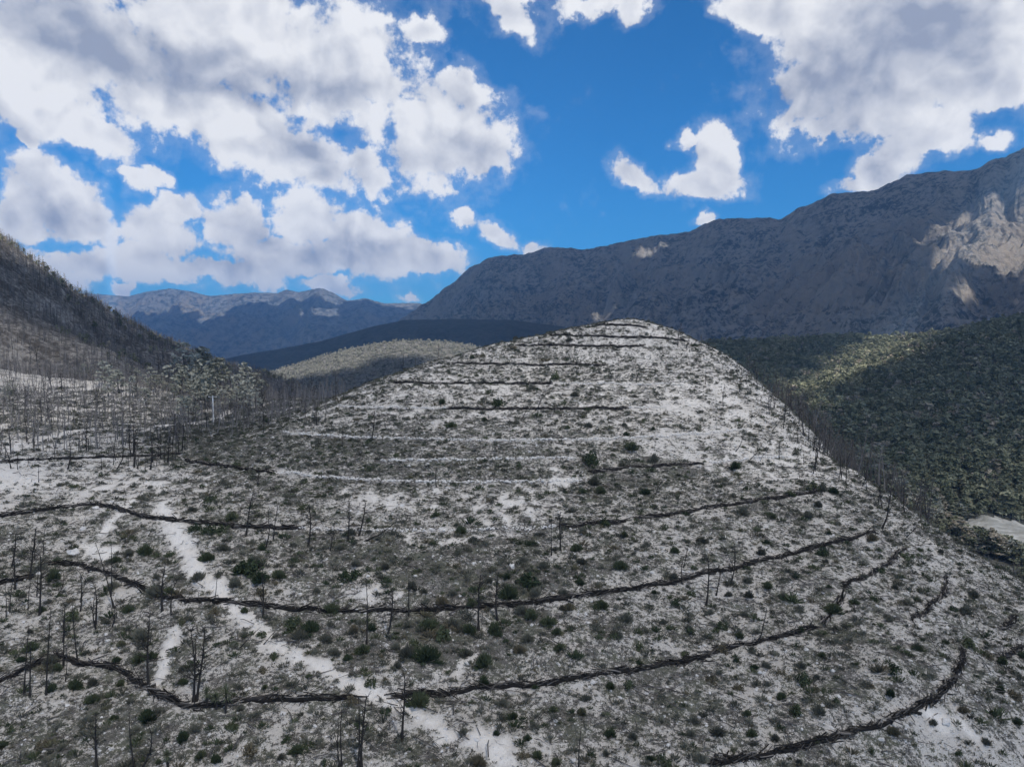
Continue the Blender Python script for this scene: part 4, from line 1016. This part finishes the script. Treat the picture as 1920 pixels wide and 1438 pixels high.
# ------------------------------------------------------------------ live pines
PT = [pine(s) for s in range(6)]
PINE_ME = [(mesh_np('trunk', a[0], a[1], M_BARK, link=False), mesh_np('crown', b[0], b[1], M_PINE, link=False, smooth=False), mesh_np('crown', b[0], b[1], M_PINEP, link=False, smooth=False)) for a, b in PT]
def put_pine(p, h, w, label, group, pale):
    root = empty('pine_tree', p); a, b, c = PINE_ME[rt.integers(0, len(PINE_ME))]
    root.rotation_euler = (rt.normal(0, .04), rt.normal(0, .04), rt.uniform(0, 6.28)); root.scale = (h * w, h * w, h * .92)
    for nm_, me in (('trunk', a), ('crown', c if pale else b)):
        k = bpy.data.objects.new(nm_, me); COL.objects.link(k); k.parent = root
    tag(root, label, 'pine tree', group)
pl = []
PB = [([(330,700),(420,715),(540,745),(600,770),(540,775),(440,775),(330,760)], 30, (46, 74)), ([(180,720),(330,715),(330,770),(190,770)], 9, (36, 56)), ([(140,690),(260,700),(260,720),(150,715)], 6, (22, 36)), ([(345,780),(380,790),(385,810),(350,815)], 3, (42, 60)), ([(0,735),(60,740),(60,760),(0,760)], 3, (26, 40))]
for poly, n, (h0, h1) in PB:
    c = 0; xs_ = [a for a, b in poly]; ys_ = [b for a, b in poly]
    while c < n:
        x = rt.uniform(min(xs_), max(xs_)); y = rt.uniform(min(ys_), max(ys_))
        if not in_poly(np.array([x]), np.array([y]), poly)[0]: continue
        c += 1; h = hit([x], [y])[0]
        if np.isnan(h[0]): continue
        hh = rt.uniform(h0, h1) * h[1] / F_PX
        pl.append((x, y, h, hh))
pl.sort(key=lambda t: t[0])
bands_ = defaultdict(list)
for t in pl:
    b = 'on the pale flat left of the white pole' if t[0] < 400 else 'on the saddle right of the white pole'
    sz = 'tall' if t[3] > 8.2 else ('low' if t[3] < 6.2 else 'middling'); bands_[(sz, b)].append(t)
for (sz, b), l in bands_.items():
    for i, t in enumerate(l):
        put_pine(t[2], t[3], rt.uniform(.9, 1.3), '%s grey-green pine %s, %s from the left' % (sz, b, ordw(i)) if len(l) > 1 else '%s grey-green pine %s' % (sz, b), 'live pines on the flat and the saddle', True)
# wooded valley: 230 nearest as things, the rest one mass
BEDX = np.array(BEDXY)
def f_val(x, y, z, px, py):
    c = ~in_poly(x, y, HP) & (px > 1180) & (px < 2100) & (x > 60) & ~in_poly(x, y, BEDXY)
    c &= (fbm(x / 45, y / 45, 4, 81) + rt.uniform(-.35, .35, len(x)) > -.28)
    return c & (visible(x, y, z + 5, .002) | (visible(x, y, z + 40, .03) & (rt.random(len(x)) < .5))) & clear_bed(x, y, z + 11) & ~(np.hypot(x - 207, y - 280) < 22)
pos, px, py = world_fill(62000, f_val, 205, 1120, R(10), R(44))
rr_ = np.hypot(pos[:, 0], pos[:, 1]); order = np.argsort(rr_); pos = pos[order]; px = px[order]; py = py[order]; rr_ = rr_[order]
inframe = (px < 1915) & visible(pos[:, 0], pos[:, 1], pos[:, 2] + 3, 0) & (rr_ > 235)
near_i = np.where(inframe)[0][:230]; m = np.ones(len(pos), bool); m[near_i] = False
rows = np.array_split(near_i[np.argsort(py[near_i])], 12)
for ri, rw in enumerate(rows):
    rw = rw[np.argsort(px[rw])]
    for i, k in enumerate(rw):
        put_pine(pos[k], rt.uniform(6, 11), rt.uniform(1.2, 1.7), 'valley pine at right, %s from the left in the %s row from the top' % (ordw(i), ordw(ri)), 'nearest pines of the wooded valley', rt.random() < .25)
PL = [join(pine(40 + s, 1)) for s in range(8)]
PS = pos[m]
scatter('forest', PL, PS, rt.gamma(9, .62, len(PS)) + 1.5, M_PINE, tint=np.clip(rt.uniform(0, 1, len(PS)) * .8 + fbm(PS[:, 0] / 60, PS[:, 1] / 60, 3, 91) * .4, 0, 1), tilt=.05, zs=rt.uniform(.7, .95, len(PS)), label='dense dark green pine wood covering the valley side at right')
# green fringe along the crest of the left slope
def f_crest(x, y, z, px, py):
    return (px < 600) & (px > -100) & visible(x, y, z + 5, .002) & ~visible(x * 1.05, y * 1.05, H(x * 1.05, y * 1.05), 0)
pos, px, py = world_fill(30000, f_crest, 300, 600, R(-46), R(-12))
pos = pos[:520]
scatter('crest_forest', PL, pos, rt.uniform(2.2, 4.2, len(pos)), M_PINE, tint=rt.uniform(0, 1, len(pos)), tilt=.05, label='green scrubby wood fringing the crest of the slope at left')['kind'] = 'stuff'
# wood on the sunlit knoll
bk = BVHTree.FromPolygons([tuple(v) for v in kV.tolist()], kQ.tolist())
kp = []
for _ in range(15000):
    x = rt.uniform(-560, 160); y = rt.uniform(840, 1290)
    r_ = bk.ray_cast(Vector((x, y, 500)), Vector((0, 0, -1)))
    if r_[0] is not None and r_[1].z > .2: kp.append(tuple(r_[0]))
kp = np.array(kp)
scatter('knoll_forest', PL[:4], kp, rt.uniform(2.6, 5, len(kp)), M_PINEP, tint=rt.uniform(0, 1, len(kp)), label='thin pale wood on the low knoll behind the hill')['kind'] = 'stuff'
# ------------------------------------------------------------------ shrubs
SH4 = [(968,460,32),(675,430,30),(600,440,25),(1040,415,25),(1080,275,28),(912,320,22),(975,335,28),(1035,330,28),(925,550,30),(1165,510,45),(1195,480,45),(1135,510,35),(1300,540,28),(1220,560,35),(1095,580,35),(250,550,35),(525,590,30),(725,625,40),(790,620,30),(495,760,18),(600,705,22),(850,755,20),(885,745,18),(1000,715,22),(1140,710,18),(660,820,45),(565,865,18),(855,975,22),(235,945,30),(270,975,25),(430,1120,30),(855,1300,30),(690,1200,40),(1170,1345,35),(1385,1355,35),(195,1335,28),(290,1340,25),(935,1380,25),(1370,770,35),(1400,820,40),(1450,790,35),(1545,700,35),(1560,900,30),(1090,865,20),(650,930,30),(705,920,25),(100,935,20),(990,185,25),(1105,25,22),(895,235,20),(545,935,20),(345,725,30),(265,465,15),(110,640,12),(730,550,18),(1440,1015,15),(10,1330,22),(1010,1400,25),(240,1070,25),(350,1060,30),(560,1050,20)]
SH5 = [(520,765,32),(595,795,32),(312,775,22),(400,775,40),(470,815,35),(255,875,28),(335,860,30),(400,915,50),(310,905,35),(585,905,28),(715,790,35),(730,815,22),(665,950,40),(665,1040,28),(870,840,28),(830,890,25),(965,760,28),(1005,805,22),(1020,880,22),(1060,695,25),(1030,695,18),(840,705,35),(885,730,30),(905,625,28),(520,625,25),(467,668,25),(610,678,22),(682,700,18),(780,630,40),(880,560,50),(940,500,25),(1100,415,25),(1130,335,18),(1215,680,28),(1330,745,28),(1295,825,22),(1505,762,18),(1460,622,14),(1555,675,22),(100,890,28),(210,1170,26),(750,1140,25),(905,1065,14),(360,1130,50),(1255,1280,28),(1505,1400,35),(35,540,40),(30,930,20),(260,965,25),(1440,1395,20),(640,1410,40),(1075,240,22),(1125,150,18),(1210,150,22),(1285,120,12),(1418,155,22),(1175,110,25),(1555,430,18),(1320,355,20)]
SH6 = [(245,35,25),(415,268,20),(585,262,28),(885,370,26),(925,520,18),(310,635,26),(215,632,16),(180,780,24),(265,825,20),(390,965,20),(335,970,16),(138,1025,24),(565,1030,30),(625,1015,18),(620,1075,14),(655,1075,14),(535,1165,34),(640,1175,34),(460,1110,22),(395,1050,18),(165,1275,30),(320,1280,24),(430,1300,22),(85,1400,32),(330,1325,18),(985,980,28),(1100,880,22),(720,1125,18),(1310,1170,24),(1415,1320,24),(1540,1095,24),(1480,1080,22),(1330,860,35),(1425,920,24),(1490,945,22),(965,750,20),(1105,615,18),(1090,655,14),(990,600,14),(700,700,35),(800,665,22),(890,650,16),(845,545,18),(1205,430,14),(630,215,22),(605,130,30),(650,140,25),(700,150,20),(500,165,20),(680,345,12),(300,570,20),(650,915,16),(250,940,15),(10,905,18),(130,715,16),(120,825,14),(240,1355,12),(875,1055,16),(790,955,12),(1170,1230,20),(30,790,16),(880,1360,16),(1320,710,28),(1260,700,18)]
SH2 = [(880,1065,28),(1280,710,18),(970,755,18),(1145,820,18),(1205,915,30),(1070,980,22),(1310,1020,20),(620,1190,25),(800,1160,14),(565,1060,20),(1590,1185,18),(1600,1240,16),(1385,1190,22),(1625,1310,38),(1580,1410,25),(1750,1210,14),(735,810,14),(795,800,14),(980,705,18),(1755,1380,30),(1400,1385,40),(1270,1205,14)]
shr = [(a / 2.4875, 860 + b / 2.4875, c / 2.4875) for a, b, c in SH4] + [(640 + a / 2.4875, 860 + b / 2.4875, c / 2.4875) for a, b, c in SH5] + [(1280 + a / 2.4875, 860 + b / 2.4875, c / 2.4875) for a, b, c in SH6] + [(640 + a / 2.995, 400 + b / 2.995, c / 2.995) for a, b, c in SH2]
rs_ = np.random.default_rng(99)
while len(shr) < 296:
    x, y = rs_.uniform(0, 1920), rs_.uniform(900, 1430)
    if y < 960 + max(0, x - 1500) * .35: continue
    if min((x - a) ** 2 + (y - b) ** 2 for a, b, c in shr) < 24 ** 2: continue
    shr.append((x, y, rs_.uniform(6, 11)))
SM_G = [mesh_np('shrub', *shrub(s, 420, .9, wid=.042), M_SHRUB, link=False, smooth=False) for s in range(5)] + [mesh_np('shrub', *leafy(s, 480, .12, .85, 14), M_SHRUB, link=False, smooth=False) for s in range(3)]
SM_Y = [mesh_np('shrub', *shrub(s + 20, 360, .85, wid=.034), M_SHRUBG, link=False, smooth=False) for s in range(4)]
sl = []
for x, y, rp in shr:
    h = hit([x], [y + rp * .55])[0]
    if np.isnan(h[0]) or h[1] > 230: continue
    dk = rs_.random() < .68
    sl.append(dict(p=h, r=rp * 1.5 * h[1] / F_PX, px=x, green=dk))
gg = defaultdict(list)
for t in sl:
    sz = 'big' if t['r'] > .85 else ('small' if t['r'] < .5 else 'mid-sized')
    gg[('%s %s shrub' % (sz, 'dark green' if t['green'] else 'grey-green'), where(t['p'], t['px']))].append(t)
for key, l in gg.items():
    l.sort(key=lambda t: t['px'])
    for i, t in enumerate(l):
        me = (SM_G if t['green'] else SM_Y)[rs_.integers(0, 8 if t['green'] else 4)]
        o = bpy.data.objects.new('shrub', me); COL.objects.link(o); o.location = t['p'] - np.array([0, 0, .06 * t['r']])
        s = t['r']; o.scale = (s * rs_.uniform(.85, 1.15), s * rs_.uniform(.85, 1.15), s * rs_.uniform(1.05, 1.5)); o.rotation_euler = (rs_.normal(0, .08), rs_.normal(0, .08), rs_.uniform(0, 6.28))
        tag(o, '%s %s' % key if len(l) == 1 else '%s %s, %s from the left' % (key[0], key[1], ordw(i)), 'shrub', 'shrubs regrowing on the burnt hill')
# countless low growth and loose stones
vg = {}
def attr_at(A, x, y):
    a = np.arctan2(x, y); r = np.hypot(x, y)
    return A[np.clip(((a - AZ0) / (AZ1 - AZ0) * (NA - 1)).astype(int), 0, NA - 1), np.clip(((np.log(r) - lr[0]) / (lr[-1] - lr[0]) * (NR - 1)).astype(int), 0, NR - 1)]
LN = np.concatenate(LINES); LSET = set()
for ox in (-.45, 0, .45):
    for oy in (-.45, 0, .45):
        LSET |= set(zip(np.floor((LN[:, 0] + ox) / .45).astype(int).tolist(), np.floor((LN[:, 1] + oy) / .45).astype(int).tolist()))
LKEY = np.array(sorted((a + 5000) * 20000 + b + 5000 for a, b in LSET))
def near_line(x, y):
    k = (np.floor(x / .45).astype(int) + 5000) * 20000 + np.floor(y / .45).astype(int) + 5000
    return np.isin(k, LKEY)
def f_grow(th):
    def f(x, y, z, px, py):
        d = attr_at(vegf, x, y) * .45 - attr_at(bare, x, y) * .9 + fbm(x / 2.2, y / 2.2, 3, 101) * 1.0
        return in_poly(x, y, HP) & ~near_line(x, y) & (attr_at(bare, x, y) < rt.uniform(.4, 1.4, len(x))) & (d + rt.uniform(-.35, .35, len(x)) > th) & visible(x, y, z + .6, .004)
    return f
TU = [shrub(200 + s, 16, .7, wid=.07) for s in range(8)]
def radial_fill(n, fn, rmin, rmax, a0, a1, pw=1.0):
    a = rt.uniform(a0, a1, n); u = rt.uniform(0, 1, n); r = (rmin ** pw + u * (rmax ** pw - rmin ** pw)) ** (1 / pw)
    x = r * np.sin(a); y = r * np.cos(a); z = H(x, y); px, py = to_px(x, y, z); m = fn(x, y, z, px, py)
    return np.stack([x, y, z], -1)[m]
pos = radial_fill(190000, f_grow(-.32), 38, 240, R(-42), R(42), 1.35)
d_ = np.hypot(pos[:, 0], pos[:, 1])
scatter('low_growth', TU, pos, rt.uniform(.08, .27, len(pos)) * (1 + d_ / 190), M_TUFT, tint=np.clip(rt.uniform(0, 1, len(pos)), 0, 1), tilt=.1, label='low dry tufts and charred litter over the pale ground')
TS = [shrub(300 + s, 46, .75, wid=.045) for s in range(6)]
pos = radial_fill(15000, f_grow(-.1), 40, 240, R(-42), R(42), 1.5)
d_ = np.hypot(pos[:, 0], pos[:, 1])
scatter('low_shrubs', TS, pos, rt.uniform(.3, .75, len(pos)) * (1 + d_ / 400), M_SHRUBG, tint=rt.uniform(0, 1, len(pos)), tilt=.1, label='countless knee-high grey-green shrubs between the larger ones')
pos = radial_fill(13000, f_grow(.0), 45, 240, R(-42), R(42), 1.5)
scatter('low_shrubs', TS, pos, rt.gamma(5, .085, len(pos)) + .1, M_SHRUB, tint=rt.uniform(0, 1, len(pos)), tilt=.1, label='countless small dark green bushes over the hill')
ST = [stone(20 + s, .55) for s in range(8)]
def f_st(x, y, z, px, py): return in_poly(x, y, HP) & visible(x, y, z + .4, .004) & (fbm(x / 3, y / 3, 3, 111) + attr_at(bare, x, y) * .5 + rt.uniform(-.4, .4, len(x)) > -.05)
pos = radial_fill(60000, f_st, 38, 230, R(-42), R(42), 1.3)
d_ = np.hypot(pos[:, 0], pos[:, 1])
scatter('stones', ST, pos, np.minimum(rt.gamma(1.6, .032, len(pos)), .22) * (1 + d_ / 250) + .03, M_STONE, tilt=.15, label='loose pale limestone rubble strewn over the slope')
# fallen sticks
FS = [tube([(-.5, 0, .04), (0, r0 * .06, .06 + r0 * .05), (.5, 0, .03)], [.022, .018, .008], 4) for r0 in (-1, 0, 1, 2)]
pos = radial_fill(5200, lambda x, y, z, px, py: in_poly(x, y, HP) & visible(x, y, z + .5, .004), 38, 170, R(-42), R(42), 1.4)
scatter('fallen_branches', FS, pos, rt.uniform(.5, 2.4, len(pos)), M_CHARG, tilt=.3, label='burnt sticks lying loose on the slope')['kind'] = 'stuff'
# boulders
for i, (x, y, rp, lab) in enumerate([(139,1037,15,'large pale boulder above the longest dark barrier, near a gully at far left'),(157,992,9,'pale boulder uphill of the large one at far left'),(815,1131,5,'small white boulder just above the longest dark barrier in mid-hill'),(863,1117,5,'white boulder beside a round dark green shrub in mid-hill'),
    (960,1062,9,'white boulder on open ground above two forked burnt trees'),(1652,1386,8,'bright white boulder just below the curving corner barrier'),(1782,1051,4,'tiny white boulder near the right crest'),(1740,1179,4,'tiny white boulder below the hooked barrier'),
    (1419,1291,6,'pale boulder below the long lower barrier, right side'),(1561,1257,8,'broad pale outcrop boulder left of the curving corner barrier'),(1694,1328,11,'broad white boulder touching the curving corner barrier'),(1773,1352,13,'long flat pale boulder below the curving corner barrier'),
    (180,952,9,'pale boulder at the gully under the peaked upper-left barrier'),(1075,1425,10,'pale boulder at the bottom edge beside a thin burnt pole'),(876,1245,9,'pale boulder above the long lower barrier among green shrubs')]):
    h = hit([x], [y])[0]
    if np.isnan(h[0]): continue
    V, Fq = stone(500 + i, .55); r = rp * h[1] / F_PX
    o = mesh_np('boulder', V * r, Fq, M_STONE, smooth=False); o.location = h
    md = o.modifiers.new('s', 'SUBSURF'); md.subdivision_type = 'SIMPLE'; md.levels = md.render_levels = 3
    tx = bpy.data.textures.new('rock', 'VORONOI'); tx.noise_scale = r * .8
    dm = o.modifiers.new('d', 'DISPLACE'); dm.texture = tx; dm.strength = r * .35; dm.texture_coords = 'LOCAL'
    o.rotation_euler = (0, 0, i * 1.3)
    tag(o, lab, 'boulder', 'pale boulders on the hill')
# yuccas
def yucca(x, y, hpx, label):
    h = hit([x], [y])[0]; L = hpx * h[1] / F_PX; r = np.random.default_rng(int(x))
    root = empty('yucca', h); z = np.linspace(-.1, .62, 6)
    t = tube(np.stack([np.cumsum(r.normal(0, .015, 6)), np.cumsum(r.normal(0, .015, 6)), z * L], -1), np.linspace(.09, .07, 6), 7)
    mesh_np('trunk', *t, M_CHAR, parent=root)
    n = 110; a = r.uniform(0, 6.28, n); e = r.uniform(-.9, 1.5, n); l = r.uniform(.3, .48, n) * L * .8
    d = np.stack([np.cos(a) * np.cos(e), np.sin(a) * np.cos(e), np.sin(e)], -1); c = np.array([t[0][-7:, 0].mean(), t[0][-7:, 1].mean(), .62 * L]) + np.stack([0 * a, 0 * a, r.uniform(-.14, .04, n) * L], -1)
    s = np.cross(d, [0, 0, 1.0]); s /= np.linalg.norm(s, axis=1)[:, None] + 1e-6
    V = np.stack([c - s * .012, c + d * l[:, None] * .5 + s * .022, c + d * l[:, None], c + d * l[:, None] * .5 - s * .022], 1).reshape(-1, 3)
    mesh_np('crown', V, np.arange(n * 4).reshape(n, 4), M_YUCCA, parent=root, smooth=False, attrs={'tint': np.repeat(r.uniform(0, 1, n), 4)})
    tag(root, label, 'yucca', 'yuccas on the hill')
yucca(388, 1326, 50, 'leftmost of the spiky yuccas beside the three tall burnt trunks')
yucca(406, 1330, 42, 'second and lowest of the spiky yuccas on the dark barrier')
yucca(424, 1336, 62, 'tallest and rightmost of the spiky yuccas on the dark barrier')
yucca(316, 1437, 42, 'small lone spiky yucca at the bottom edge, lower left')
# cut stumps with pale tops
for x, y, lab in [(281, 1294, 'left of two charred stumps with a pale cut top by the sagging barrier'), (289, 1291, 'right of two charred stumps with a pale cut top by the sagging barrier')]:
    h = hit([x], [y])[0]; root = empty('stump', h); rr2 = .13
    V, Fq = tube([(0, 0, -.2), (.01, 0, .2), (0, .02, .42)], [rr2 * 1.25, rr2 * 1.05, rr2], 10); mesh_np('trunk', V, Fq, M_CHAR, parent=root)
    th = np.linspace(0, 2 * math.pi, 12, endpoint=False); top = np.stack([np.cos(th) * rr2 * .97, np.sin(th) * rr2 * .97 + .02, .424 + .06 * np.sin(th) * -1], -1); bot = top.copy(); bot[:, 2] -= .1
    Vc = np.concatenate([top, bot]); me = [list(range(12)), list(range(23, 11, -1))] + [[i, (i + 1) % 12, 12 + (i + 1) % 12, 12 + i] for i in range(12)]
    mm = bpy.data.meshes.new('cut_face'); mm.from_pydata([tuple(v) for v in Vc], [], me); mm.materials.append(M_CUT); oc = bpy.data.objects.new('cut_face', mm); COL.objects.link(oc); oc.parent = root
    tag(root, lab, 'stump', 'cut stumps')
# white pole
h = hit([400], [794])[0]; Lp = 52 * h[1] / F_PX
root = empty('utility_pole', h)
V, Fq = tube([(0, 0, -.6), (0, 0, Lp * .5), (0, 0, Lp)], [.19, .16, .12], 12); mesh_np('pole', V, Fq, M_CONC, parent=root)
V, Fq = tube([(-.9, 0, Lp - .25), (0, -.1, Lp - .25), (.9, 0, Lp - .25)], [.06, .06, .06], 4); mesh_np('crossarm', V, Fq, M_METAL, parent=root)
for sx in (-.8, 0, .8):
    V, Fq = tube([(sx, -.02, Lp - .2), (sx, -.02, Lp - .12), (sx, -.02, Lp + .02)], [.035, .06, .03], 8); mesh_np('insulator', V, Fq, M_CONC, parent=root)
tag(root, 'white concrete utility pole on bright bare ground among grey-green pines', 'utility pole')
